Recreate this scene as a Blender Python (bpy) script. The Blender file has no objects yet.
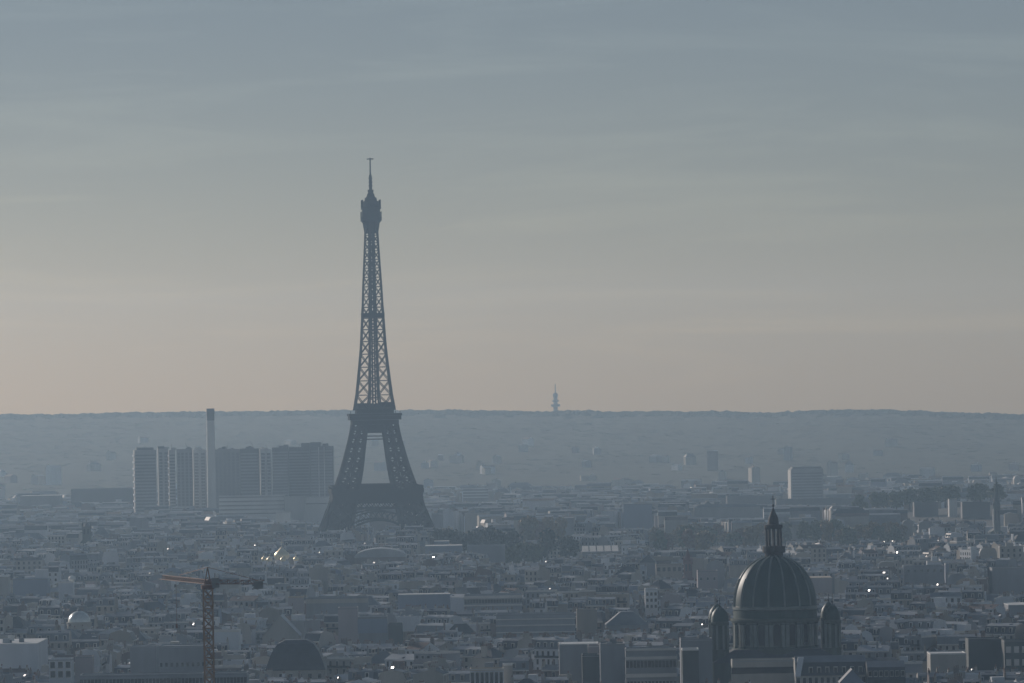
import bpy, math, random
from mathutils import Vector, Matrix, noise

# ------------------------------------------------------------------ camera
F, HV, CAMZ, ROLL = 5900.0, 68.5, 118.0, math.radians(1.0)
CR, SR = math.cos(ROLL), math.sin(ROLL)
scene = bpy.context.scene
COL = scene.collection
camd = bpy.data.cameras.new('camera')
cam = bpy.data.objects.new('camera', camd)
COL.objects.link(cam)
camd.sensor_width = 36.0
camd.lens = F * 36.0 / 1024.0
camd.clip_start = 1.0
camd.clip_end = 60000.0
cam.matrix_world = Matrix.Translation((0, 0, CAMZ)) @ Matrix.Rotation(math.pi / 2 + math.atan(HV / F), 4, 'X') @ Matrix.Rotation(-ROLL, 4, 'Z')
scene.camera = cam

# ------------------------------------------------------------------ light
SUN_EL, SUN_AZ = math.radians(18), math.radians(-38)      # azimuth from +Y towards +X
world = bpy.data.worlds.new('World')
scene.world = world
world.use_nodes = True
wn, wl = world.node_tree.nodes, world.node_tree.links
wn.clear()
w_out = wn.new('ShaderNodeOutputWorld')
w_bg = wn.new('ShaderNodeBackground')
sky = wn.new('ShaderNodeTexSky')
sky.sky_type = 'NISHITA'
sky.sun_disc = False
sky.sun_elevation = SUN_EL
sky.sun_rotation = SUN_AZ % (2 * math.pi)
sky.altitude = 100
sky.air_density = 0.9
sky.dust_density = 0.95
sky.ozone_density = 3.0
w_bg.inputs['Strength'].default_value = 0.060
# thin streaks of high cloud mixed into the sky
w_tc = wn.new('ShaderNodeTexCoord')
w_map = wn.new('ShaderNodeMapping')
w_map.inputs['Scale'].default_value = (11.0, 9.0, 120.0)
w_map.inputs['Rotation'].default_value = (0.0, math.radians(2.2), 0.0)
w_no = wn.new('ShaderNodeTexNoise')
w_no.inputs['Scale'].default_value = 1.0
w_no.inputs['Detail'].default_value = 5.0
w_no.inputs['Roughness'].default_value = 0.62
w_no.inputs['Distortion'].default_value = 0.9
w_rmp = wn.new('ShaderNodeMapRange')
w_rmp.inputs[1].default_value = 0.49
w_rmp.inputs[2].default_value = 0.74
w_rmp.inputs[3].default_value = 0.0
w_rmp.inputs[4].default_value = 0.6
w_mix = wn.new('ShaderNodeMix')
w_mix.data_type = 'RGBA'
w_cl = wn.new('ShaderNodeMix'); w_cl.data_type = 'RGBA'; w_cl.blend_type = 'MULTIPLY'
w_cl.inputs[0].default_value = 1.0
w_cl.inputs[7].default_value = (1.27, 1.25, 1.18, 1)
wl.new(w_tc.outputs['Generated'], w_map.inputs['Vector'])
wl.new(w_map.outputs[0], w_no.inputs['Vector'])
wl.new(w_no.outputs[0], w_rmp.inputs[0])
wl.new(w_rmp.outputs[0], w_mix.inputs[0])
# a thin blue grey veil of high cloud, thickest a few degrees up, open towards the zenith
w_sep = wn.new('ShaderNodeSeparateXYZ')
wl.new(w_tc.outputs['Generated'], w_sep.inputs[0])
w_v1 = wn.new('ShaderNodeMapRange'); w_v1.interpolation_type = 'SMOOTHSTEP'
for i_, v_ in ((1, -0.004), (2, 0.085), (3, 0.0), (4, 0.88)): w_v1.inputs[i_].default_value = v_
w_v2 = wn.new('ShaderNodeMapRange')
for i_, v_ in ((1, 0.12), (2, 0.5), (3, 1.0), (4, 0.15)): w_v2.inputs[i_].default_value = v_
w_vm = wn.new('ShaderNodeMath'); w_vm.operation = 'MULTIPLY'
w_veil = wn.new('ShaderNodeMix'); w_veil.data_type = 'RGBA'
w_veil.inputs[7].default_value = (4.5, 5.8, 7.1, 1)
wl.new(w_sep.outputs[2], w_v1.inputs[0]); wl.new(w_sep.outputs[2], w_v2.inputs[0])
wl.new(w_v1.outputs[0], w_vm.inputs[0]); wl.new(w_v2.outputs[0], w_vm.inputs[1])
wl.new(w_vm.outputs[0], w_veil.inputs[0])
wl.new(sky.outputs[0], w_veil.inputs[6])
wl.new(w_veil.outputs[2], w_mix.inputs[6]); wl.new(w_veil.outputs[2], w_cl.inputs[6]); wl.new(w_cl.outputs[2], w_mix.inputs[7])
wl.new(w_mix.outputs[2], w_bg.inputs['Color'])
wl.new(w_bg.outputs[0], w_out.inputs['Surface'])

sund = bpy.data.lights.new('sun', 'SUN')
sund.energy = 3.85
sund.angle = math.radians(0.5)
sund.color = (1.0, 0.93, 0.88)
suno = bpy.data.objects.new('sun', sund)
COL.objects.link(suno)
SUN_DIR = Vector((math.sin(SUN_AZ) * math.cos(SUN_EL), math.cos(SUN_AZ) * math.cos(SUN_EL), math.sin(SUN_EL)))
suno.rotation_euler = SUN_DIR.to_track_quat('Z', 'Y').to_euler()

vs = scene.view_settings
vs.view_transform = 'Standard'
vs.look = 'None'
vs.gamma = 1.0
vs.use_curve_mapping = False
vs.exposure = -0.63
scene.cycles.use_denoising = True
scene.cycles.max_bounces = 5
scene.cycles.diffuse_bounces = 2
scene.cycles.glossy_bounces = 2
scene.cycles.volume_bounces = 0
HAZE_DENSITY, HAZE_COLOR, HAZE_G = 0.000073, (0.52, 0.755, 1.0, 1), 0.5

# ------------------------------------------------------------------ photo pixel -> place
def unroll(xp, yp):
    a, b = xp - 512.0, yp - 341.5
    return a * CR - b * SR, a * SR + b * CR
def at(xp, yp, d):
    u, v = unroll(xp, yp)
    return u / F * d, CAMZ - (v - HV) / F * d
def to_px(X, Y, Z):
    u, v = X / Y * F, HV + (CAMZ - Z) / Y * F
    return u * CR + v * SR + 512.0, -u * SR + v * CR + 341.5

def table(tb, t):
    if t <= tb[0][0]: return tb[0][1]
    for (a, va), (b, vb) in zip(tb, tb[1:]):
        if t <= b: return va + (vb - va) * (t - a) / (b - a)
    return tb[-1][1]

RIDGE = [(-1200, 124), (-953, 125), (-690, 124), (-400, 122), (-200, 119), (50, 113), (300, 109), (460, 105), (600, 105), (690, 105), (930, 92), (1200, 88)]
def ground_z(x, y):
    z = 70.0 * math.exp(-(x * x + y * y) / (420.0 ** 2))
    z += 24.0 * math.exp(-((x - 470) / 230.0) ** 2 - ((y - 5350) / 520.0) ** 2)
    z += 7.0 * math.exp(-((x + 100) / 150.0) ** 2 - ((y - 4380) / 170.0) ** 2)
    if y > 7200:
        top = table(RIDGE, x * 11000.0 / max(y, 9000)) - 2
        if y <= 11000:
            z += top * ((y - 7200) / 3800.0) ** 1.3
        else:
            z += top - (y - 11000) * 0.035
        z += 7.0 * noise.noise(Vector((x * 0.004, y * 0.002, 3.1))) * min(1, (y - 7200) / 1500.0) * (0.35 if y > 10500 else 1)
    return z

# ------------------------------------------------------------------ materials
MATS = {}
def mat(name, color, rough=0.8, var=0.25, scale=0.08, metallic=0.0, color2=None, spec=0.5, streak=False):
    m = bpy.data.materials.new(name)
    m.use_nodes = True
    n, l = m.node_tree.nodes, m.node_tree.links
    b = n['Principled BSDF']
    b.inputs['Roughness'].default_value = rough
    b.inputs['Metallic'].default_value = metallic
    b.inputs['Specular IOR Level'].default_value = spec
    tc = n.new('ShaderNodeTexCoord')
    vo = n.new('ShaderNodeTexNoise')
    vo.inputs['Scale'].default_value = scale
    vo.inputs['Detail'].default_value = 4
    vo.inputs['Roughness'].default_value = 0.7
    geo = n.new('ShaderNodeNewGeometry')
    mp = n.new('ShaderNodeMapping')
    if streak: mp.inputs['Scale'].default_value = (1, 1, 0.15)
    l.new(geo.outputs['Position'], mp.inputs['Vector'])
    l.new(mp.outputs[0], vo.inputs['Vector'])
    rg = n.new('ShaderNodeMapRange')
    rg.inputs[1].default_value = 0.3
    rg.inputs[2].default_value = 0.7
    l.new(vo.outputs[0], rg.inputs[0])
    mx = n.new('ShaderNodeMix')
    mx.data_type = 'RGBA'
    c2 = color2 or tuple(c * (1 - var) for c in color)
    c1 = color if color2 else tuple(min(0.9, c * (1 + var)) for c in color)
    mx.inputs[6].default_value = (*c2, 1)
    mx.inputs[7].default_value = (*c1, 1)
    l.new(rg.outputs[0], mx.inputs[0])
    l.new(mx.outputs[2], b.inputs['Base Color'])
    MATS[name] = m
    return m

mat('wall_cream', (0.378, 0.364, 0.330), 0.85, 0.22, 0.06, streak=True)
mat('wall_grey', (0.252, 0.270, 0.294), 0.85, 0.25, 0.06, streak=True)
mat('wall_white', (0.577, 0.605, 0.636), 0.8, 0.15, 0.06, streak=True)
mat('wall_ochre', (0.315, 0.287, 0.247), 0.85, 0.22, 0.06, streak=True)
mat('wall_brick', (0.178, 0.143, 0.136), 0.9, 0.25, 0.08, streak=True)
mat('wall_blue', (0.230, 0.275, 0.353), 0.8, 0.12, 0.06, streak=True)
mat('wall_dark', (0.06, 0.075, 0.075), 0.7, 0.2, 0.06, streak=True)
mat('wall_pink', (0.367, 0.330, 0.335), 0.85, 0.12, 0.06, streak=True)
mat('slate', (0.055, 0.062, 0.073), 0.55, 0.3, 0.3)
mat('zinc', (0.16, 0.175, 0.195), 0.5, 0.25, 0.12)
mat('zinc_pale', (0.32, 0.34, 0.36), 0.5, 0.2, 0.12)
mat('tile', (0.13, 0.09, 0.075), 0.8, 0.25, 0.3)
mat('gravel', (0.24, 0.24, 0.23), 0.9, 0.3, 0.2)
mat('roof_white', (0.68, 0.68, 0.66), 0.6, 0.12, 0.1)
mat('roof_tan', (0.42, 0.35, 0.27), 0.8, 0.12, 0.1)
mat('pane', (0.018, 0.022, 0.028), 0.12, 0.3, 0.5)
mat('glint_metal', (0.45, 0.46, 0.46), 0.36, 0.1, 0.5, metallic=1.0)  # bright metal of the added sun-glint facets
mat('chimney', (0.21, 0.185, 0.17), 0.9, 0.3, 0.2)
mat('pots', (0.20, 0.135, 0.105), 0.85, 0.2, 0.5)
mat('trim', (0.60, 0.59, 0.56), 0.7, 0.1, 0.2)
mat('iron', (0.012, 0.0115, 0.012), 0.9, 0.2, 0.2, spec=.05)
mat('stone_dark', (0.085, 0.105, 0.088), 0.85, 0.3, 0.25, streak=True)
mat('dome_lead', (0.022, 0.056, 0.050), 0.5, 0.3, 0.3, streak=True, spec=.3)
mat('dome_rib', (0.17, 0.20, 0.195), 0.35, 0.2, 0.3)
mat('lantern_stone', (0.045, 0.042, 0.045), 0.8, 0.25, 0.4)
mat('gold', (0.85, 0.74, 0.50), 0.38, 0.08, 0.6, metallic=0.7)
mat('glass_roof', (0.62, 0.64, 0.62), 0.32, 0.2, 0.4, metallic=0.5)
mat('concrete', (0.30, 0.30, 0.295), 0.85, 0.15, 0.05, streak=True)
mat('concrete_pale', (0.55, 0.55, 0.53), 0.85, 0.12, 0.05, streak=True)
mat('tower_dark', (0.115, 0.12, 0.13), 0.6, 0.2, 0.05)
mat('tower_mid', (0.23, 0.235, 0.24), 0.7, 0.2, 0.05)
mat('crane_orange', (0.36, 0.22, 0.14), 0.6, 0.2, 0.3)
mat('crane_red', (0.24, 0.13, 0.10), 0.6, 0.2, 0.3)
mat('bark', (0.06, 0.05, 0.04), 0.9, 0.3, 0.6)
mat('leaf_dark', (0.030, 0.042, 0.022), 0.7, 0.45, 0.35)
mat('leaf_green', (0.10, 0.115, 0.055), 0.7, 0.4, 0.35)
mat('leaf_autumn', (0.21, 0.145, 0.06), 0.7, 0.4, 0.35)
mat('leaf_rust', (0.19, 0.105, 0.06), 0.7, 0.35, 0.35)
mat('wood_leaf', (0.045, 0.052, 0.030), 0.9, 0.3, 0.01, color2=(0.062, 0.056, 0.034), spec=.1)
mat('ground', (0.055, 0.056, 0.056), 0.9, 0.3, 0.03)
mat('terrain', (0.054, 0.057, 0.037), 0.95, 0.25, 0.01, spec=.1)
mat('church_red', (0.13, 0.042, 0.038), 0.85, 0.2, 0.2)

# ------------------------------------------------------------------ mesh helper
class MB:
    def __init__(s):
        s.v, s.f, s.m, s.names = [], [], [], []
    def mi(s, name):
        if name not in s.names: s.names.append(name)
        return s.names.index(name)
    def add(s, vs_, fs, m):
        o = len(s.v); i = s.mi(m)
        s.v.extend(vs_)
        for f in fs:
            s.f.append(tuple(o + k for k in f)); s.m.append(i)
    def box(s, x0, x1, y0, y1, z0, z1, m, bottom=True):
        fs = [(0, 1, 5, 4), (1, 3, 7, 5), (3, 2, 6, 7), (2, 0, 4, 6), (4, 5, 7, 6)]
        if bottom: fs.append((0, 2, 3, 1))
        s.add([(x0, y0, z0), (x1, y0, z0), (x0, y1, z0), (x1, y1, z0), (x0, y0, z1), (x1, y0, z1), (x0, y1, z1), (x1, y1, z1)], fs, m)
    def beam(s, p, q, t, m, t2=None, caps=False):
        p, q = Vector(p), Vector(q); d = q - p
        if d.length < 1e-6: return
        d.normalize()
        a = d.cross(Vector((0, 0, 1)) if abs(d.z) < 0.9 else Vector((1, 0, 0))).normalized()
        b = d.cross(a); t2 = t if t2 is None else t2
        vv = []
        for c, r in ((p, t / 2), (q, t2 / 2)):
            for sa, sb in ((-1, -1), (1, -1), (1, 1), (-1, 1)):
                vv.append(tuple(c + a * sa * r + b * sb * r))
        fs = [(i, (i + 1) % 4, 4 + (i + 1) % 4, 4 + i) for i in range(4)]
        if caps: fs += [(3, 2, 1, 0), (4, 5, 6, 7)]
        s.add(vv, fs, m)
    def lathe(s, prof, m, n=24, cx=0, cy=0, closed_top=True, a0=0.0):
        vv = []
        for r, z in prof:
            for k in range(n):
                a = a0 + 2 * math.pi * k / n
                vv.append((cx + r * math.cos(a), cy + r * math.sin(a), z))
        fs = []
        for i in range(len(prof) - 1):
            for k in range(n):
                k2 = (k + 1) % n
                fs.append((i * n + k, i * n + k2, (i + 1) * n + k2, (i + 1) * n + k))
        if closed_top: fs.append(tuple((len(prof) - 1) * n + k for k in range(n)))
        s.add(vv, fs, m)
    def build(s, name, parent=None, smooth=False, loc=None):
        me = bpy.data.meshes.new(name)
        me.from_pydata(s.v, [], s.f)
        for nm in s.names: me.materials.append(MATS[nm])
        me.polygons.foreach_set('material_index', s.m)
        if smooth: me.polygons.foreach_set('use_smooth', [True] * len(s.f))
        me.update()
        o = bpy.data.objects.new(name, me)
        COL.objects.link(o)
        if parent is not None: o.parent = parent
        if loc is not None: o.location = loc
        return o

def part(name, me, parent, loc=(0, 0, 0), rotz=0.0):
    o = bpy.data.objects.new(name, me)
    COL.objects.link(o)
    o.parent = parent; o.location = loc; o.rotation_euler = (0, 0, rotz)
    return o
def tag(o, label, cat, group=None, kind=None):
    if label: o['label'] = label
    if cat: o['category'] = cat
    if group: o['group'] = group
    if kind: o['kind'] = kind
    return o
def thing(name, label, cat, loc, rotz=0.0, group=None):
    o = bpy.data.objects.new(name, None)
    COL.objects.link(o)
    o.location = loc; o.rotation_euler = (0, 0, rotz)
    o.empty_display_size = 5
    return tag(o, label, cat, group)

# ------------------------------------------------------------------ ground
def make_ground():
    xs = [-3000, -2400, -1900, -1500] + [-1300 + 50 * i for i in range(53)] + [1500, 1900, 2400, 3000]
    ys = [-400 + 200 * i for i in range(39)] + [7300 + 100 * i for i in range(38)] + [11050 + 50 * i for i in range(10)]
    b = MB()
    vv = [(x, y, ground_z(x, y)) for y in ys for x in xs]
    n = len(xs)
    f1, f2 = [], []
    for j in range(len(ys) - 1):
        for i in range(n - 1):
            (f2 if ys[j] >= 7300 else f1).append((j * n + i, j * n + i + 1, (j + 1) * n + i + 1, (j + 1) * n + i))
    b.v = vv
    for f, m in ((f1, 'ground'), (f2, 'terrain')):
        i = b.mi(m)
        b.f += f; b.m += [i] * len(f)
    o = b.build('ground', smooth=True)
    tag(o, 'flat city plain rising to a long wooded ridge', 'ground', kind='structure')
make_ground()

hz = MB()
hz.box(-3010, 3010, -410, 11520, -2.0, 346, 'ground')
haze = hz.build('haze')
haze.data.materials.clear()
hm = bpy.data.materials.new('haze')
hm.use_nodes = True
hm.node_tree.nodes.clear()
h_o = hm.node_tree.nodes.new('ShaderNodeOutputMaterial')
h_v = hm.node_tree.nodes.new('ShaderNodeVolumePrincipled')
h_v.inputs['Density'].default_value = HAZE_DENSITY
h_v.inputs['Color'].default_value = HAZE_COLOR
h_v.inputs['Absorption Color'].default_value = (1, 1, 1, 1)
h_v.inputs['Anisotropy'].default_value = HAZE_G
hm.node_tree.links.new(h_v.outputs[0], h_o.inputs['Volume'])
haze.data.materials.append(hm)
tag(haze, 'blue grey haze lying over the whole city', 'haze', kind='stuff')

# ------------------------------------------------------------------ keep-out bookkeeping for the generic city
RECTS = [(836, 1040, 496, 5900)]      # (x0, x1, lowest visible photo row, distance): nearer generic roofs stay below it
FOOT = []       # (x, y, radius)
MARKS = []      # (phrase, px, py) landmarks for the labels

# ------------------------------------------------------------------ iron lattice tower
def lattice_tower():
    D = 4747.0
    X, _ = at(377, 561, D)
    root = thing('lattice_tower', 'tall dark iron lattice tower with four splayed legs standing over the rooftops', 'tower', (X, D, 0.0), math.radians(4))
    FOOT.append((X, D, 120)); RECTS.append((322, 432, 524, D)); MARKS.append(('the iron lattice tower', 377, 520))
    WT = [(0, 57), (20, 45.5), (27, 42.2), (40, 37.4), (47, 35.4), (57, 31.6), (75, 25.6), (99, 19.3), (108, 17.8), (115, 17.0), (127, 14.5), (146, 12.3), (170, 9.8), (200, 8.1), (217, 7.4), (240, 6.1), (264, 4.9), (276, 4.6)]
    LT = [(0, 24), (57, 17.0), (94, 12.0), (115, 10.4), (127, 10.9), (146, 9.1), (170, 7.0), (200, 5.7), (240, 4.3), (276, 3.2)]
    Wf = lambda z: table(WT, z)
    Lf = lambda z: table(LT, z)
    def leg(zs, sx, sy, tc, tb, name, sub=1):
        b = MB()
        def cor(z):
            w, l = Wf(z), Lf(z)
            return [Vector((sx * w, sy * w, z)), Vector((sx * (w - l), sy * w, z)), Vector((sx * (w - l), sy * (w - l), z)), Vector((sx * w, sy * (w - l), z))]
        for z0, z1 in zip(zs, zs[1:]):
            c0, c1 = cor(z0), cor(z1)
            for k in range(4):
                k2 = (k + 1) % 4
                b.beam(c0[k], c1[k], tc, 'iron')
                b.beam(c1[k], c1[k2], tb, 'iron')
                for j in range(sub):
                    f0, f1 = j / sub, (j + 1) / sub
                    a, c = c0[k].lerp(c0[k2], f0), c0[k].lerp(c0[k2], f1)
                    e, g = c1[k].lerp(c1[k2], f0), c1[k].lerp(c1[k2], f1)
                    b.beam(a, g, tb, 'iron'); b.beam(c, e, tb, 'iron')
                    if j: b.beam(a, e, tb, 'iron')
        return b.build(name, root)
    for sx in (-1, 1):
        for sy in (-1, 1):
            leg([0, 8, 16, 24, 32, 40, 48, 55], sx, sy, 2.2, 1.3, 'lower_leg', 2)
            leg([56.3, 64, 72, 80, 88, 95.5, 102, 108.4], sx, sy, 1.8, 0.8, 'middle_leg', 2)
            b = MB()
            b.lathe([(17, 0.05), (17, 3), (14, 6)], 'stone_dark', 4, sx * 50, sy * 50, a0=math.pi / 4)
            b.build('masonry_base', root)
    # upper shaft: four corner columns, cross braces on every face, lift core inside
    zs, z = [120.0], 120.0
    while z < 262: z += 5.5 + 6.5 * (1 - (z - 120) / 150.0); zs.append(min(z, 266))
    b = MB()
    for z0, z1 in zip(zs, zs[1:]):
        for rot in range(4):
            c, s_ = [(1, 0), (0, 1), (-1, 0), (0, -1)][rot]
            def P(x, z, inset=0.0):
                w = Wf(z) - inset
                return Vector((x * c + w * s_, x * s_ - w * c, z))
            t = 0.62 if z0 < 200 else 0.52
            for sg in (-1, 1):
                o0, o1 = sg * Wf(z0), sg * Wf(z1)
                i0, i1 = sg * (Wf(z0) - Lf(z0)), sg * (Wf(z1) - Lf(z1))
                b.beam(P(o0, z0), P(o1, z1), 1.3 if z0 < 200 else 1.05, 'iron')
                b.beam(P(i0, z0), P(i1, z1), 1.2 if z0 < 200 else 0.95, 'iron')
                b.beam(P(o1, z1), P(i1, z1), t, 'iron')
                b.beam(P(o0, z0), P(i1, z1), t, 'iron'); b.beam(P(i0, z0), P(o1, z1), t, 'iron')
            b.beam(P(-(Wf(z1) - Lf(z1)), z1), P(Wf(z1) - Lf(z1), z1), t, 'iron')
            if z0 > 190:
                b.beam(P(-(Wf(z0) - Lf(z0)), z0), P(Wf(z1) - Lf(z1), z1), t, 'iron')
                b.beam(P(Wf(z0) - Lf(z0), z0), P(-(Wf(z1) - Lf(z1)), z1), t, 'iron')
    b.build('upper_shaft', root)
    b = MB()
    for x in (-3.4, -1.1, 1.1, 3.4):
        for y in (-2.6, 2.6):
            b.beam((x, y, 118), (x * 0.6, y * 0.6, 268), 1.0, 'iron')
    z = 124
    while z < 266:
        q = 1 - .4 * (z - 118) / 150
        b.box(-3.8 * q, 3.8 * q, -2.9 * q, 2.9 * q, z, z + 1.1, 'iron'); z += 5.2
        b.beam((-3.2 * q, -2.4 * q, z - 5), (3.2 * q, -2.4 * q, z), 0.7, 'iron'); b.beam((3.2 * q, -2.4 * q, z - 5), (-3.2 * q, -2.4 * q, z), 0.7, 'iron')
    b.build('lift_core', root)
    b = MB(); w = Wf(196); b.box(-w - 0.8, w + 0.8, -w - 0.8, w + 0.8, 194.5, 198, 'iron'); b.build('intermediate_platform', root)
    # first platform
    b = MB()
    for rot in range(4):
        c, s_ = [(1, 0), (0, 1), (-1, 0), (0, -1)][rot]
        def T(x, y, z): return (x * c - y * s_, x * s_ + y * c, z)
        def tb(x0, x1, y0, y1, z0, z1):
            vv = [T(x, y, z) for z in (z0, z1) for y in (y0, y1) for x in (x0, x1)]
            b.add(vv, [(0, 1, 5, 4), (1, 3, 7, 5), (3, 2, 6, 7), (2, 0, 4, 6), (4, 5, 7, 6), (0, 2, 3, 1)], 'iron')
        tb(-36.0, 28.4, -36.0, -28.4, 46.0, 56.2)
        tb(-36.9, 35.9, -36.9, -36.05, 53.4, 56.9)
        for k in range(25):
            x = -36 + 3 * k
            b.beam(T(x, -36.4, 56.9), T(x, -36.4, 58.8), 0.4, 'iron')
        b.beam(T(-36.6, -36.4, 58.9), T(36.6, -36.4, 58.9), 0.5, 'iron')
        tb(-14.5, 14.5, -30.5, -21.5, 56.3, 60.6)
        for sx in (-1, 1): tb(sx * 33 - 2, sx * 33 + 2, -35.5, -31, 56.3, 59.6)
    b.build('first_platform', root)
    # the arch and the truss over it, one on each side
    for rot in range(4):
        c, s_ = [(1, 0), (0, 1), (-1, 0), (0, -1)][rot]
        def T(x, y, z): return (x * c - y * s_, x * s_ + y * c, z)
        b = MB()
        def pt(a, r, y=None):
            x = 36.0 * math.cos(a) * (1 + (r / 36.0)); z = 32.0 * math.sin(a) + r * math.sin(a)
            yy = -(Wf(max(z, 0)) - 1.2)
            return T(x, yy, z)
        N = 24
        for i in range(N):
            a, a2 = math.pi * (0.06 + 0.88 * i / N), math.pi * (0.06 + 0.88 * (i + 1) / N)
            b.beam(pt(a, 0), pt(a2, 0), 1.6, 'iron'); b.beam(pt(a, 7), pt(a2, 7), 1.2, 'iron')
            b.beam(pt(a, 0), pt(a2, 7), 0.5, 'iron'); b.beam(pt(a, 7), pt(a2, 0), 0.5, 'iron')
        b.build('arch', root)
        b = MB()
        n = 15
        for k in range(n):
            x0, x1 = -33 + 66 * k / n, -33 + 66 * (k + 1) / n
            y = -35.0
            for (za, zb) in ((41.2, 46.0),):
                b.beam(T(x0, y, za), T(x1, y, zb), 0.6, 'iron'); b.beam(T(x0, y, zb), T(x1, y, za), 0.6, 'iron')
        for z in (41.0, 45.8): b.beam(T(-35.5, -35.0, z), T(35.5, -35.0, z), 1.1, 'iron')
        b.build('platform_truss', root)
    # second platform
    b = MB()
    b.box(-20.6, 20.6, -20.6, 20.6, 112.0, 115.2, 'iron')
    b.box(-18.6, 18.6, -18.6, 18.6, 108.5, 111.9, 'iron')
    b.box(-21.2, 21.2, -21.2, 21.2, 115.25, 117.2, 'iron')
    b.box(-15.0, 15.0, -15.0, 15.0, 117.25, 121.5, 'iron')
    b.box(-14.2, -4, -14.2, 14.2, 121.55, 125.5, 'iron'); b.box(4, 14.2, -14.2, 14.2, 121.55, 126.2, 'iron')
    b.box(-3.9, 3.9, -12, 12, 121.55, 124.2, 'iron')
    for k in range(12): b.beam((-20 + 3.6 * k, -20.9, 117.2), (-20 + 3.6 * k, -20.9, 119.2), 0.4, 'iron')
    for y in (-17.6, 17.6): b.box(-9.5, 9.5, y - 1, y + 1, 101.5, 108.4, 'iron')
    for x in (-17.6, 17.6): b.box(x - 1, x + 1, -9.5, 9.5, 101.5, 108.4, 'iron')
    for z in (96.5, 99.0):
        for y in (-19.0, 19.0): b.beam((-10, y, z), (10, y, z), 0.7, 'iron')
    b.build('second_platform', root)
    b = MB()
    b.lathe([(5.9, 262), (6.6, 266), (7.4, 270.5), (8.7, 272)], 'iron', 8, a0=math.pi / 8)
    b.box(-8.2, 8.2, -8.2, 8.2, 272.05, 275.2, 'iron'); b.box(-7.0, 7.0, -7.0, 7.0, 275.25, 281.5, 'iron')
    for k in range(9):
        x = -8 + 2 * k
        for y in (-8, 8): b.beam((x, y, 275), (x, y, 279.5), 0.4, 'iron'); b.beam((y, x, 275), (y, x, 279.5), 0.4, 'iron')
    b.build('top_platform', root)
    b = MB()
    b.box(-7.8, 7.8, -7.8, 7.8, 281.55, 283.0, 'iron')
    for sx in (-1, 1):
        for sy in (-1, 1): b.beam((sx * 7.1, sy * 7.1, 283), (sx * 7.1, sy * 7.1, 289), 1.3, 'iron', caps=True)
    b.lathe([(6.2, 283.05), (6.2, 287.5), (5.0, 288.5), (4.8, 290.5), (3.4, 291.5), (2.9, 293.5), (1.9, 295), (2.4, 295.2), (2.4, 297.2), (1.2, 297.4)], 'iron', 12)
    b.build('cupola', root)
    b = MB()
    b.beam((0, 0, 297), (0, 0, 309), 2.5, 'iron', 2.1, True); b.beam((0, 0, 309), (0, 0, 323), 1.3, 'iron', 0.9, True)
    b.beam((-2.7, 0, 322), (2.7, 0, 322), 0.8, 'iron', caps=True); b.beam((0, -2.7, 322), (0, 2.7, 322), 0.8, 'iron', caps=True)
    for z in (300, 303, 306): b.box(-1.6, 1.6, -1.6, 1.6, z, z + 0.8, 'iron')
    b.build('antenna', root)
lattice_tower()

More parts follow.
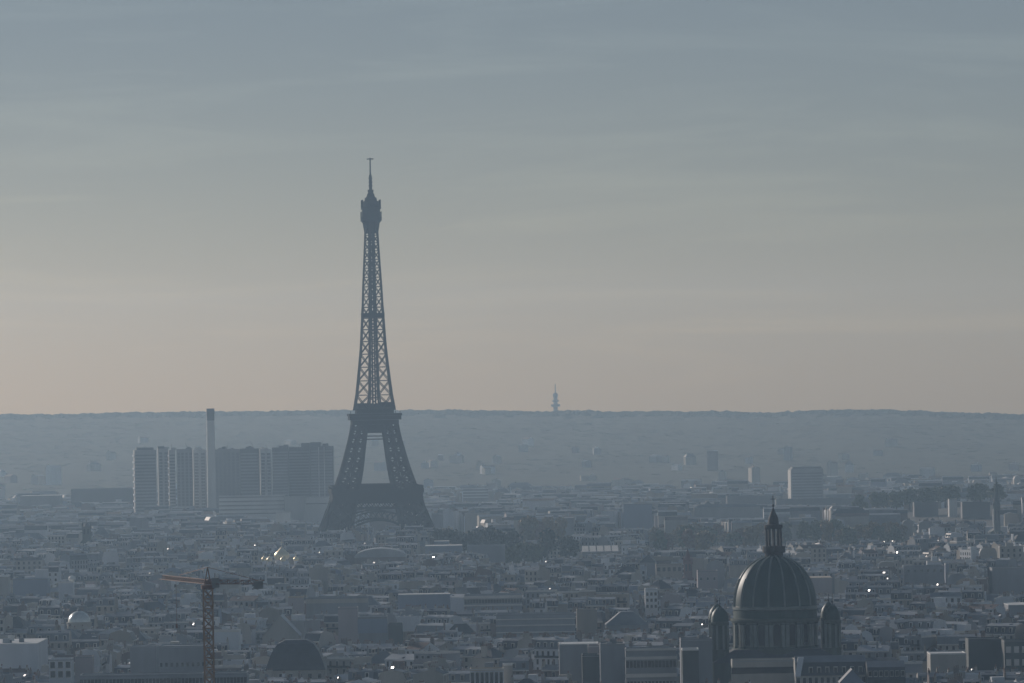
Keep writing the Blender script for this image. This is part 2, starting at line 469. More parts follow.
# ------------------------------------------------------------------ domed church
def domed_church():
    D = 2129.0
    X, _ = at(775, 620, D)
    Zp = lambda y: at(775, y, D)[1]
    k = D / F
    g = ground_z(X, D)
    root = thing('domed_church', 'large church with dark ribbed dome, columned lantern and corner turrets above the near roofs', 'church', (X, D, g))
    FOOT.append((X, D, 40)); FOOT.append((X, D + 30, 34)); RECTS.append((706, 733, 643, D)); RECTS.append((733, 819, 657, D)); RECTS.append((819, 842, 645, D)); MARKS.append(('the domed church', 775, 640))
    zb, zt, zc, zd = Zp(606) - g, Zp(558) - g, Zp(617) - g, Zp(645.5) - g
    R = 14.9
    b = MB()
    prof = []
    for i in range(25):
        a = math.pi / 2 * i / 24
        r = R * math.cos(a) ** 0.92
        prof.append((max(r, 2.8), zb + (zt - zb + 0.8) * math.sin(a)))
        if r < 2.8: break
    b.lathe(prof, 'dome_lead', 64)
    dome = b.build('dome', root, smooth=True)
    for i in range(16):
        a = 2 * math.pi * (i + 0.5) / 16
        rb = MB()
        for (r0, z0), (r1, z1) in zip(prof, prof[1:]):
            rb.beam(((r0 + .12) * math.cos(a), (r0 + .12) * math.sin(a), z0), ((r1 + .12) * math.cos(a), (r1 + .12) * math.sin(a), z1), 0.6, 'dome_rib')
        rb.build('rib', dome)
    b = MB()
    b.lathe([(R + 0.1, zb - 1.2), (R + 0.4, zb - 0.9), (R + 0.4, zb + 0.05), (R - .1, zb + 0.3)], 'dome_rib', 64)
    b.lathe([(R + 0.2, zc - 0.1), (R + 0.2, zb - 1.25)], 'dome_lead', 64, closed_top=False)
    b.build('dome_collar', root)
    # drum with arched windows between pilasters
    b = MB()
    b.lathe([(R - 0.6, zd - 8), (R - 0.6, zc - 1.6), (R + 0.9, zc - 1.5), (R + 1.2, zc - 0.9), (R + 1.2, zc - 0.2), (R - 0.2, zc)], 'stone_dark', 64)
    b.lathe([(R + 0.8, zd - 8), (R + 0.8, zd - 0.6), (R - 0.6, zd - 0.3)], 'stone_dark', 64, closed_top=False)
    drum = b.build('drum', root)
    win = MB()
    hw, hh = 1.25, (zc - zd) * 0.62
    pts = [(-hw, 0), (hw, 0)] + [(hw * math.cos(t), hh + hw * math.sin(t)) for t in [math.pi * j / 8 for j in range(9)]]
    vv = [(x, 0.0, z) for x, z in pts] + [(x, 0.5, z) for x, z in pts]
    n = len(pts)
    win.add(vv, [tuple(range(n))] + [(j, (j + 1) % n, n + (j + 1) % n, n + j) for j in range(n)], 'pane')
    wo = None
    for i in range(16):
        a = 2 * math.pi * i / 16
        p = ((R - 0.45) * math.cos(a), (R - 0.45) * math.sin(a), zd + 0.6)
        if wo is None:
            wo = win.build('window', drum, loc=p); wo.rotation_euler = (0, 0, a + math.pi / 2)
            pm = MB(); pm.box(-0.62, 0.62, -0.5, 0.5, 0, zc - zd - 1.3, 'dome_rib'); pm.box(-0.8, 0.8, -0.7, 0.5, zc - zd - 1.95, zc - zd - 1.32, 'stone_dark')
            pm.box(-0.8, 0.8, -0.7, 0.5, -0.3, 0.5, 'stone_dark')
            po = None
        else:
            part('window', wo.data, drum, p, a + math.pi / 2)
        for da in (-0.055, 0.055):
            a2 = a + math.pi / 16 + da
            p2 = ((R - 0.05) * math.cos(a2), (R - 0.05) * math.sin(a2), zd - 0.4)
            if po is None:
                po = pm.build('pilaster', drum, loc=p2); po.rotation_euler = (0, 0, a2 + math.pi / 2)
            else: part('pilaster', po.data, drum, p2, a2 + math.pi / 2)
    # lantern
    b = MB()
    z1, z2, z3, z4 = Zp(553) - g, Zp(546) - g, Zp(527) - g, Zp(524) - g
    b.lathe([(3.2, zt - 0.4), (3.3, z1), (4.1, z1 + 0.3), (4.1, z2), (1.6, z2 + .1)], 'lantern_stone', 16)
    b.lathe([(0.55, z2), (0.55, z3)], 'lantern_stone', 10)
    b.lathe([(3.1, z3 - 0.6), (3.3, z3), (3.3, z3 + 0.8), (2.0, z3 + 1.0)], 'lantern_stone', 16)
    lan = b.build('lantern', root)
    col = MB(); col.lathe([(0.55, 0), (0.42, 0.4), (0.40, z3 - z2 - 0.9), (0.6, z3 - z2 - 0.4)], 'lantern_stone', 8)
    co = None
    for i in range(10):
        a = 2 * math.pi * (i + .5) / 10
        p = (2.7 * math.cos(a), 2.7 * math.sin(a), z2)
        if co is None: co = col.build('column', lan, loc=p)
        else: part('column', co.data, lan, p)
    b = MB()
    b.lathe([(2.0, z3 + 1.0), (1.9, Zp(521) - g), (1.75, Zp(518) - g), (0.9, Zp(512.5) - g), (0.3, Zp(508.5) - g), (0.12, Zp(507) - g)], 'lantern_stone', 10)
    b.lathe([(0.15, Zp(507) - g), (0.45, Zp(506) - g), (0.45, Zp(505) - g), (0.15, Zp(504) - g)], 'lantern_stone', 8)
    b.build('spire', lan)
    b = MB()
    b.beam((0, 0, Zp(505) - g), (0, 0, Zp(495.5) - g), 0.26, 'lantern_stone', caps=True)
    b.beam((-0.9, 0, Zp(499) - g), (0.9, 0, Zp(499) - g), 0.26, 'lantern_stone', caps=True)
    b.build('cross', lan)
    # corner turrets
    for sx, xx in ((-1, at(718.5, 620, D)[0] - X), (1, at(830.5, 620, D)[0] - X)):
        for yy in (-13.0, 13.0):
            zt0, zt1, zt2 = Zp(619) - g, Zp(604) - g, Zp(647) - g
            rr = 3.2 if sx < 0 else 2.9
            b = MB()
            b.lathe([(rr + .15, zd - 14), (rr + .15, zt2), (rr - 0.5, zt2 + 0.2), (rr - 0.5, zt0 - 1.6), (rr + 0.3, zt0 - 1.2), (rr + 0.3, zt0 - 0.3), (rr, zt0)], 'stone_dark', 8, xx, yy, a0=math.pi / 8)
            for j in range(8):
                a = 2 * math.pi * j / 8 + math.pi / 8
                b.beam((xx + (rr - .15) * math.cos(a), yy + (rr - .15) * math.sin(a), zt2), (xx + (rr - .15) * math.cos(a), yy + (rr - .15) * math.sin(a), zt0 - 1.4), 0.7, 'dome_rib')
            tu = b.build('turret', root)
            b = MB()
            h = zt1 - zt0
            b.lathe([(rr, zt0), (rr - .1, zt0 + h * .3), (rr * .82, zt0 + h * .58), (rr * .5, zt0 + h * .82), (rr * .14, zt0 + h)], 'dome_lead', 16, xx, yy)
            b.build('turret_cap', tu, smooth=True)
            b = MB(); b.beam((xx, yy, zt1 - .3), (xx, yy, zt1 + 3.0), 0.34, 'lantern_stone', 0.15); b.lathe([(0.1, zt1 + .5), (.42, zt1 + .9), (.1, zt1 + 1.4)], 'lantern_stone', 8, xx, yy)
            b.build('finial', tu)
    b = MB()
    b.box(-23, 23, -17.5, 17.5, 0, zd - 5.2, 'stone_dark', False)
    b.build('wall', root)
    b = MB()
    e = zd - 5.2
    b.add([(-23.5, -18, e), (23.5, -18, e), (23.5, 18, e), (-23.5, 18, e), (-15.5, -14, zd - .8), (15.5, -14, zd - .8), (15.5, 14, zd - .8), (-15.5, 14, zd - .8)],
          [(0, 1, 5, 4), (1, 2, 6, 5), (2, 3, 7, 6), (3, 0, 4, 7), (4, 5, 6, 7)], 'slate')
    b.build('roof', root)
    b = MB()
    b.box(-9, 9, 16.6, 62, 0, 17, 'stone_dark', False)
    b.add([(-9.4, 16.6, 17), (9.4, 16.6, 17), (9.4, 62, 17), (-9.4, 62, 17), (0, 16.6, 24), (0, 62, 24)], [(0, 4, 5, 3), (4, 1, 2, 5), (0, 1, 4), (2, 3, 5)], 'slate')
    b.build('nave', root)
domed_church()

# ------------------------------------------------------------------ windows shared by all buildings
WIN = {}
def window_mesh(w, h, m='pane', frame='trim'):
    key = (round(w, 2), round(h, 2), m, frame)
    if key not in WIN:
        b = MB()
        b.add([(-w / 2, -.05, 0), (w / 2, -.05, 0), (w / 2, -.05, h), (-w / 2, -.05, h)], [(0, 1, 2, 3)], m)
        if frame:
            b.box(-w / 2 - .12, w / 2 + .12, -.22, 0, -.22, -.02, frame)
            b.box(-w / 2 - .10, -w / 2, -.12, 0, 0, h, frame); b.box(w / 2, w / 2 + .10, -.12, 0, 0, h, frame)
            b.box(-w / 2 - .1, w / 2 + .1, -.14, 0, h, h + .14, frame)
        me = bpy.data.meshes.new('window')
        me.from_pydata(b.v, [], b.f)
        for nm in b.names: me.materials.append(MATS[nm])
        me.polygons.foreach_set('material_index', b.m)
        WIN[key] = me
    return WIN[key]

def block(label, x0, x1, ytop, d, depth=16.0, wall='wall_grey', roof='gravel', yaw=0.0, ybot=None, cat='building', name='flat_roof_block', mark=None,
          wins=None, bands=None, band_mat='trim', pent=None, parapet=0.7, ww=1.3, wh=1.9, frame='trim', roof_shape='flat', rise=4.0, group=None, extra=None, wmat='pane', plant=0):
    """A hand placed building: x0..x1 and ytop are photo pixels of its front roof edge at distance d."""
    yb = ybot or ytop + 25
    xa, za = at(x0, ytop, d); xb, zb = at(x1, ytop, d)
    cx, w = (xa + xb) / 2, xb - xa
    g = min(ground_z(cx, d), ground_z(cx, d + depth))
    top = (za + zb) / 2 - g
    root = thing(name, label, cat, (cx, d, g), math.radians(yaw), group)
    FOOT.append((cx, d + depth / 2, max(w, depth) * 0.62)); RECTS.append((x0 - 1, x1 + 1, yb, d))
    if mark: MARKS.append((mark, (x0 + x1) / 2, (ytop + yb) / 2))
    hw = w / 2
    b = MB()
    if roof_shape == 'flat': b.box(-hw, hw, 0, depth, 0, top - parapet, wall, False)
    else: b.box(-hw, hw, 0, depth, 0, top - rise, wall, False)
    if bands:
        for (zt, th) in bands: b.box(-hw - .15, hw + .15, -.35, 0, top - zt - th, top - zt, band_mat)
    b.build('wall', root)
    r = MB()
    if roof_shape == 'flat':
        r.box(-hw, hw, 0, depth, top - parapet + .003, top - parapet + .25, roof)
        t = 0.35
        for (a, bb, c, e) in ((-hw, hw, 0, t), (-hw, hw, depth - t, depth), (-hw, -hw + t, t + .002, depth - t - .002), (hw - t, hw, t + .002, depth - t - .002)):
            r.box(a, bb, c, e, top - parapet + .26, top, roof if roof in ('roof_white', 'roof_tan') else wall)
        rng = random.Random(int(x0 * 31 + ytop))
        for k in range(plant):
            pw, pd, ph = rng.uniform(1.2, 3.5), rng.uniform(1.2, 3), rng.uniform(.8, 2.2)
            px_, py_ = rng.uniform(-hw + 2, hw - 4), rng.uniform(1.5, max(2, depth - 4))
            r.box(px_, px_ + pw, py_, py_ + pd, top - parapet + .26, top - parapet + .26 + ph, rng.choice(['zinc_pale', 'trim', 'zinc', 'wall_grey']))
    else:
        e, o = top - rise, 0.4
        if roof_shape == 'gable_front':     # ridge runs away from the camera
            r.add([(-hw - o, -o, e), (hw + o, -o, e), (hw + o, depth + o, e), (-hw - o, depth + o, e), (0, -o, top), (0, depth + o, top)], [(0, 4, 5, 3), (4, 1, 2, 5)], roof)
            r.add([(-hw, 0, e), (hw, 0, e), (0, 0, top - .05), (-hw, depth, e), (hw, depth, e), (0, depth, top - .05)], [(0, 1, 2), (4, 3, 5)], wall)
        elif roof_shape == 'gable':         # ridge along the facade
            r.add([(-hw - o, -o, e), (hw + o, -o, e), (hw + o, depth + o, e), (-hw - o, depth + o, e), (-hw - o, depth / 2, top), (hw + o, depth / 2, top)], [(0, 1, 5, 4), (2, 3, 4, 5)], roof)
            r.add([(-hw, 0, e), (-hw, depth, e), (-hw, depth / 2, top - .05), (hw, 0, e), (hw, depth, e), (hw, depth / 2, top - .05)], [(1, 0, 2), (3, 4, 5)], wall)
        elif roof_shape == 'mansard':
            s, u = 1.6, rise * .68
            r.add([(-hw, -.3, e), (hw, -.3, e), (hw, s, e + u), (-hw, s, e + u), (-hw, depth / 2, top), (hw, depth / 2, top), (-hw, depth - s, e + u), (hw, depth - s, e + u), (-hw, depth + .3, e), (hw, depth + .3, e)],
                  [(0, 1, 2, 3), (7, 9, 8, 6)], roof)
            r.add([(-hw, s, e + u), (hw, s, e + u), (-hw, depth / 2, top), (hw, depth / 2, top), (-hw, depth - s, e + u), (hw, depth - s, e + u)], [(0, 1, 3, 2), (2, 3, 5, 4)], 'zinc')
            for sx in (-1, 1):
                r.add([(sx * hw, 0, e), (sx * hw, s, e + u), (sx * hw, depth / 2, top), (sx * hw, depth - s, e + u), (sx * hw, depth, e)], [(0, 1, 2, 3, 4) if sx < 0 else (4, 3, 2, 1, 0)], wall)
        elif roof_shape == 'hip':
            fl = min(hw, depth / 2) * (extra or {}).get('flat', 0.3)
            k = min(hw, depth / 2) - fl
            rings = [(-o, e)] + [(k * q_, e + (top - e) * p_) for q_, p_ in ((.10, .30), (.30, .62), (.60, .88))] * bool((extra or {}).get('bulge')) + [(k, top)]
            vv = [c_ for q_, z_ in rings for c_ in ((-hw + q_, q_, z_), (hw - q_, q_, z_), (hw - q_, depth - q_, z_), (-hw + q_, depth - q_, z_))]
            n_ = len(rings)
            r.add(vv, [(4 * i_ + c_, 4 * i_ + (c_ + 1) % 4, 4 * i_ + 4 + (c_ + 1) % 4, 4 * i_ + 4 + c_) for i_ in range(n_ - 1) for c_ in range(4)] + [tuple(4 * n_ - 4 + c_ for c_ in range(4))], roof)
        elif roof_shape == 'vault':
            n = 14
            vv = []
            for i in range(n + 1):
                a = math.pi * i / n
                for y in (0, depth): vv.append((-hw * math.cos(a), y, e + rise * math.sin(a)))
            r.add(vv, [(2 * i, 2 * i + 2, 2 * i + 3, 2 * i + 1) for i in range(n)] + [tuple(2 * i for i in range(n + 1))[::-1], tuple(2 * i + 1 for i in range(n + 1))], roof)
    rf = r.build('roof', root, smooth=False)
    if pent:
        for (p0, p1, h, pm) in pent:
            p = MB(); p.box(-hw + w * p0, -hw + w * p1, 2.0, min(depth - 1, 8.0), top - parapet + .26, top - parapet + .26 + h, pm); p.build('penthouse', rf)
    if wins:
        cols, rows, z_off, dz = wins[:4]
        me = window_mesh(ww, wh, wmat, frame)
        for j in range(rows):
            for i in range(cols):
                part('window', me, root, (-hw + w * (i + .5) / cols, -.02, top - z_off - dz * j - wh))
    return root, top, hw

# ------------------------------------------------------------------ riverside high rises
def high_rise(label, x0, x1, ytop, d, depth, body, glass, floors=28, fins=0, balcony=False, cap=None, ybot=503, mark=None, group='high-rise towers beside the tall chimney', cat='high-rise', yaw=0.0):
    xa, za = at(x0, ytop, d); xb, zb = at(x1, ytop, d)
    cx, w = (xa + xb) / 2, xb - xa
    hw, top = w / 2, (za + zb) / 2 - ground_z(cx, d)
    root = thing('high_rise', label, cat, (cx, d, ground_z(cx, d)), math.radians(yaw), group)
    FOOT.append((cx, d + depth / 2, max(w, depth) * .65)); RECTS.append((x0, x1, ybot, d))
    if mark: MARKS.append((mark, (x0 + x1) / 2, (ytop + ybot) / 2))
    b = MB(); b.box(-hw, hw, 0, depth, 0, top, body, False)
    dz = top / floors
    b.build('body', root)
    b = MB()
    if fins:
        for i in range(fins):
            x = -hw + w * (i + .5) / fins
            b = MB()
            for j in range(1, floors - 1): b.box(x - w / fins * .30, x + w / fins * .30, -.08, 0.02, dz * j + .25, dz * (j + 1) - .55, glass)
            b.build('window_column', root)
    else:
        for j in range(1, floors - 1): b.box(-hw * .94, hw * .94, -.08, .02, dz * j + .3, dz * (j + 1) - dz * .42, glass)
        b.build('glazing', root)
    rg = random.Random(int(x0 * 7))
    for q in range(3):
        c = MB(); xx = rg.uniform(-hw * .8, hw * .5); yy = rg.uniform(2, depth - 8)
        c.box(xx, xx + rg.uniform(2, 5), yy, yy + rg.uniform(2, 5), top + .01, top + rg.uniform(.8, 2.6), body); c.build('roof_plant', root)
    c = MB(); c.beam((hw * rg.uniform(-.6, .6), depth * .5, top), (hw * .1, depth * .5, top + rg.uniform(3, 7)), .35, 'tower_dark'); c.build('aerial', root)
    if balcony:
        for j in range(1, floors):
            if j % 2 == 0:
                b = MB(); b.box(-hw - 1.0, -hw, .3, depth * .95, dz * j, dz * j + 1.5, 'wall_white'); b.build('balcony', root)
    if cap:
        c = MB(); c.box(-hw + w * cap[0], -hw + w * cap[1], 3, depth - 3, top + .01, top + cap[2], 'tower_dark'); c.build('plant_room', root)
    return root

high_rise('slab tower with white balconies down its left edge, leftmost of the high-rises', 134.5, 156, 450, 5900, 22, 'tower_mid', 'tower_dark', 26, balcony=True, cap=(.1, .9, 2.5), yaw=7, mark='the leftmost high-rise')
high_rise('narrow pale-edged tower with dark core, second from the left of the high-rises', 158, 168.5, 448.5, 6050, 24, 'concrete', 'tower_dark', 26, fins=2, cap=(.0, .6, 2.5), yaw=5)
high_rise('slim tower with a column of pale balconies between narrow and dark ribbed towers', 169, 175, 450, 5980, 20, 'concrete', 'tower_dark', 26, balcony=True, yaw=5)
high_rise('dark ribbed tower left of the pale plain tower beside the chimney', 176.5, 192.5, 449, 6020, 26, 'tower_mid', 'tower_dark', 26, fins=4, yaw=3)
high_rise('plain pale tower standing directly left of the tall chimney', 193, 206, 449.5, 6060, 26, 'concrete_pale', 'concrete', 26, fins=2, yaw=4)
high_rise('grey tower directly right of the tall chimney', 214, 239.5, 449, 6000, 26, 'concrete', 'tower_mid', 26, fins=6, cap=(.3, .45, 2.5))
high_rise('darker banded tower between the grey tower and the pale-striped tower', 240, 258.5, 448.5, 5960, 26, 'tower_dark', 'tower_mid', 26)
high_rise('narrow pale tower with bright stripe, in the middle of the right-hand cluster', 260, 271.5, 449, 6040, 24, 'concrete_pale', 'tower_mid', 24, fins=2, yaw=6)
high_rise('dark tower with fine horizontal bands right of the narrow pale tower', 272, 288, 447.3, 5930, 26, 'tower_dark', 'tower_mid', 28)
high_rise('broad dark tower with raised flat roof box, left of the widest end tower', 288.5, 309.5, 447, 5990, 26, 'tower_dark', 'tower_mid', 28, fins=0, cap=(.6, 1, 4))
r_ = high_rise('widest dark tower with two pale vertical stripes, rightmost of the high-rises', 310, 333, 446, 5950, 28, 'tower_dark', 'tower_mid', 28, cap=(.0, .45, 4.0), mark='the rightmost high-rise')
for fx in (-3.0, 2.6):
    b = MB(); b.box(fx - .45, fx + .45, -.3, -.1, 4, 84, 'concrete_pale'); b.build('stripe', r_)
# tall chimney
xa, za = at(210.3, 408.5, 5900)
root = thing('tall_chimney', 'tall square pale concrete chimney with dark top rising among the high-rises', 'chimney', (xa, 5900, 0))
b = MB(); b.lathe([(6.2, 0.05), (5.7, 60), (5.3, za - 12)], 'concrete_pale', 4, a0=math.pi / 4 + .1, closed_top=False); b.build('shaft', root)
b = MB(); b.lathe([(5.3, za - 12), (5.5, za - 2), (5.5, za), (3.5, za)], 'tower_dark', 4, a0=math.pi / 4 + .1); b.build('top', root)
FOOT.append((xa, 5900, 12)); RECTS.append((204, 216, 505, 5900)); MARKS.append(('the tall chimney', 210, 470))
block('long low pale slab with horizontal window lines below the high-rises', 219, 284, 495.5, 5750, 20, 'concrete_pale', ybot=514, mark='the long low slab',
      bands=[(1, 1.2), (5, 1.2), (9, 1.2), (13, 1.2), (17, 1.2)], band_mat='tower_mid', name='office_slab')
block('plain pale box building between the long slab and the lattice tower', 284.5, 304.5, 496.5, 5740, 24, 'concrete', ybot=519, name='office_block')
block('pale grey square block directly left of the lattice tower legs', 305.5, 331, 497, 5760, 24, 'concrete_pale', ybot=521, name='office_block', bands=[(6, .8)], band_mat='tower_mid')
block('small light block stepping down in front of the plain pale box building', 276, 290, 512, 5600, 18, 'concrete_pale', ybot=521, name='office_block')
# single distant block on the right
rr = high_rise('wide lone grey high-rise with bright left edge under the wooded ridge', 791, 823, 468.5, 6700, 24, 'tower_mid', 'tower_dark', 14, ybot=498, group=None, mark='the lone grey high-rise', cap=(.05, .95, 2.2), cat='high-rise', yaw=5)
b = MB(); b.box(-18.9, -18.25, -.2, 24.2, 2, 44, 'concrete_pale'); b.build('end_wall', rr)  # added pale slab, puts the sunlit left side into the colour

# ------------------------------------------------------------------ radio tower on the ridge
def radio_tower():
    D = 11120.0
    Z = lambda y: at(555.5, y, D)[1]
    X, _ = at(555.5, 405, D)
    g = ground_z(X, D)
    root = thing('radio_tower', 'thin grey radio tower with round platforms standing on the wooded ridge', 'radio tower', (X, D, g))
    z = lambda y: Z(y) - g
    b = MB(); b.lathe([(4.6, 0), (4.1, z(408)), (3.6, z(393.5)), (2.0, z(392.6))], 'concrete', 12); b.build('shaft', root)
    for (y0, y1, r) in ((406.5, 404.2, 8.6), (401.3, 400.2, 6.9), (396.5, 393.8, 4.8)):
        b = MB(); b.lathe([(3.6, z(y0 + .6)), (r, z(y0)), (r, z(y1)), (3.4, z(y1 - .1))], 'concrete', 16); b.build('platform', root)
    b = MB(); b.beam((0, 0, z(393)), (0, 0, z(383.8)), 2.0, 'tower_dark', 1.3, True); b.build('antenna', root)
radio_tower()

# ------------------------------------------------------------------ cranes
def crane(label, xm, ytop, d, jib_px, cj_px, m_mast, m_jib, mark, mw=2.1, jib_drop=0.0, jl=48.0, cl=16.0):
    X, Z = at(xm, ytop, d)
    g = ground_z(X, d)
    H = Z - g
    root = thing('tower_crane', label, 'crane', (X, d, g))
    MARKS.append((mark, xm, ytop + 40))
    h = mw / 2
    b = MB()
    n = int(H / 2.2)
    for i in range(n):
        z0, z1 = H * i / n, H * (i + 1) / n
        for k in range(4):
            c = [(-h, -h), (h, -h), (h, h), (-h, h)]
            p, q = c[k], c[(k + 1) % 4]
            b.beam((*p, z0), (*p, z1), 0.30, m_mast)
            b.beam((*p, z0), (*q, z1), 0.22, m_mast); b.beam((*q, z0), (*p, z1), 0.22, m_mast)
            b.beam((*p, z1), (*q, z1), 0.22, m_mast)
    b.build('mast', root)
    b = MB(); b.lathe([(1.5, H), (1.6, H + .9), (1.2, H + 1.0)], m_jib, 12); b.box(1.1, 2.7, -2.2, -.6, H + .3, H + 2.6, 'concrete'); b.build('cab', root)
    # jib and counter jib point mostly away from / towards the camera
    def arm(name, dxpx, length, sgn, hgt):
        ex = dxpx / F * d
        ey = math.sqrt(max(length ** 2 - ex ** 2, 1)) * sgn
        e = Vector((ex, ey, 0)); u = e.normalized(); nrm = Vector((-u.y, u.x, 0))
        b = MB(); nseg = int(length / 2)
        for i in range(nseg):
            p0, p1 = e * (i / nseg), e * ((i + 1) / nseg)
            z = H + 1.2
            a0, a1 = p0 + nrm * .7 + Vector((0, 0, z)), p1 + nrm * .7 + Vector((0, 0, z))
            c0, c1 = p0 - nrm * .7 + Vector((0, 0, z)), p1 - nrm * .7 + Vector((0, 0, z))
            t0, t1 = p0 + Vector((0, 0, z + hgt)), p1 + Vector((0, 0, z + hgt))
            for s_, q in ((a0, a1), (c0, c1), (t0, t1)): b.beam(s_, q, .15, m_jib)
            b.beam(a0, t1, .11, m_jib); b.beam(c0, t1, .11, m_jib); b.beam(t0, a0, .11, m_jib); b.beam(t0, c0, .11, m_jib); b.beam(a0, c1, .11, m_jib)
        return b, e
    b, e1 = arm('jib', jib_px, jl, 1, .95); jib = b.build('jib', root)
    b, e2 = arm('counter_jib', cj_px, cl, -1, .9); cj = b.build('counter_jib', root)
    b = MB(); c = e2 * .9; b.box(c.x - 1.0, c.x + 1.0, c.y - 1.4, c.y + 1.4, H + .1, H + 1.9, 'concrete'); b.build('counterweight', cj)
    b = MB(); ap = Vector((0, 0, H + 5.0))
    for sx in (-.7, .7): b.beam((sx, 0, H + 1), ap, .25, m_jib)
    b.beam(ap, e1 * .62 + Vector((0, 0, H + 2.5)), .12, m_jib); b.beam(ap, e2 * .9 + Vector((0, 0, H + 2.0)), .12, m_jib)
    b.build('apex_frame', root)
    b = MB(); hk = e1 * .7; b.beam(hk + Vector((0, 0, H + 1)), hk + Vector((0, 0, H - 9)), .09, m_jib); b.box(hk.x - .25, hk.x + .25, hk.y - .2, hk.y + .2, H - 10, H - 9, m_jib); b.build('hoist_cable', jib)
crane('orange tower crane with latticed mast standing nearest, at the lower left', 208, 589, 1350, -57, 58, 'crane_orange', 'crane_red', 'the orange tower crane')

# ------------------------------------------------------------------ churches and steeples
def spire_church(label, xc, ytip, yeave, ybase, d, half, wallm, roofm, mark=None, nave=26.0, ybot=None):
    X, zt = at(xc, ytip, d); ze = at(xc, yeave, d)[1]; zb = at(xc, ybase, d)[1]
    g = ground_z(X, d)
    root = thing('steeple_church', label, 'church', (X, d, g))
    FOOT.append((X, d, 16)); FOOT.append((X, d + 20, 16)); RECTS.append((xc - half * 3 * F / d, xc + half * 3 * F / d, ybot or ybase + 3, d))
    if mark: MARKS.append((mark, xc, (yeave + ybase) / 2))
    b = MB(); b.box(-half, half, -half, half, 0, ze - g, wallm, False)
    for sx in (-1, 1):
        for sy in (-1, 1): b.beam((sx * half, sy * half, ze - g - 2), (sx * half, sy * half, ze - g + 4), half * .35, wallm, .1)
    t = b.build('tower', root)
    for s_ in (-.45, .45): part('belfry_opening', window_mesh(half * .4, (ze - zb) * .4, 'pane', None), t, (half * s_, -half - .02, zb - g + (ze - zb) * .4))
    b = MB(); b.lathe([(half * 1.1, ze - g), (half * .55, ze - g + (zt - ze) * .45), (.25, zt - g - 1.5), (.12, zt - g)], roofm, 8, a0=math.pi / 8); b.build('spire', root)
    b = MB(); hn = max(zb - g, 9); b.box(-half * 2.2, half * 2.2, half + .05, half + nave, 0, hn * .8, wallm, False)
    b.add([(-half * 2.3, half + .05, hn * .8), (half * 2.3, half + .05, hn * .8), (half * 2.3, half + nave, hn * .8), (-half * 2.3, half + nave, hn * .8), (0, half + .05, hn * 1.15), (0, half + nave, hn * 1.15)],
          [(0, 4, 5, 3), (4, 1, 2, 5), (0, 1, 4), (2, 3, 5)], roofm)
    b.build('nave', root)
spire_church('slender dark church spire rising at the far right of the city', 996, 476, 506, 530, 4700, 2.5, 'wall_dark', 'wall_dark', 'the slender spire', ybot=532)
spire_church('reddish church tower with thin spire left of the domed church', 687.5, 547, 561, 577, 3750, 2.6, 'church_red', 'church_red', 'the reddish steeple', ybot=578)
spire_church('small dark steeple with thin pale tip under the leftmost high-rise', 86.5, 520, 526.5, 539, 4400, 3.0, 'wall_dark', 'slate', 'the small dark steeple', ybot=540)

def onion_church():
    D = 3950.0
    X, z0 = at(282, 560.5, D)
    g = ground_z(X, D)
    root = thing('onion_dome_church', 'church with one large and four small gleaming gilded onion domes left below lattice tower', 'church', (X, D, g))
    FOOT.append((X, D, 28)); RECTS.append((258, 302, 563, D)); MARKS.append(('the onion-domed church', 282, 555))
    b = MB(); b.box(-13, 13, -11, 11, 0, z0 - g - 3, 'wall_white', False); b.lathe([(4.6, z0 - g - 3), (4.6, z0 - g)], 'wall_white', 16); b.build('wall', root)
    def onion(xp, yb, yt, r, yy):
        xx = at(xp, yb, D)[0] - X; zb = at(xp, yb, D)[1] - g; zt = at(xp, yt, D)[1] - g
        h = zt - zb
        b = MB()
        if abs(xx) > 1 or yy < 0: b.lathe([(r * .7, z0 - g - 3), (r * .7, zb)], 'wall_white', 12, xx, yy)
        if b.v: dr = b.build('drum', root)
        else: dr = root
        b = MB()
        b.lathe([(r * .75, zb), (r * .95, zb + h * .15), (r, zb + h * .3), (r * .88, zb + h * .48), (r * .5, zb + h * .68), (r * .18, zb + h * .86), (.08, zb + h)], 'gold', 24, xx, yy)
        b.build('onion_dome', dr if dr is not root else root, smooth=True)
        b = MB(); b.beam((xx, yy, zb + h), (xx, yy, zb + h + r * .7), .22, 'gold'); b.beam((xx - r * .25, yy, zb + h + r * .45), (xx + r * .25, yy, zb + h + r * .45), .2, 'gold'); b.build('cross', root)
    onion(282, 559.5, 546, 5.2, 0)
    for xp, yy in ((264, 4), (270, -8), (283.5, -9), (296, 4)): onion(xp, 561, 555.5, 1.9, yy)
onion_church()

# glass domed pavilion
def glass_dome():
    D = 2740.0
    X, z0 = at(79.5, 622, D); g = ground_z(X, D); zt = at(79.5, 610, D)[1] - g; z0 -= g
    root = thing('domed_pavilion', 'low round pavilion with shining glass dome left of the orange crane', 'pavilion', (X, D, g))
    FOOT.append((X, D, 16)); RECTS.append((66, 92, 626, D)); MARKS.append(('the shining glass dome', 80, 617))
    b = MB(); b.lathe([(5.6, 0), (5.6, z0 - .6), (6.0, z0 - .5), (6.0, z0), (5.2, z0 + .1)], 'wall_cream', 24); b.build('wall', root)
    b = MB(); h = zt - z0
    b.lathe([(5.2 * math.cos(a), z0 + .1 + h * .92 * math.sin(a)) for a in [math.pi / 2 * i / 10 * .93 for i in range(11)]], 'glass_roof', 28); dm = b.build('dome', root, smooth=True)
    b = MB(); b.lathe([(1.0, z0 + h * .9), (1.0, z0 + h * 1.05), (.2, z0 + h * 1.15)], 'zinc', 10); b.build('lantern', dm)
glass_dome()

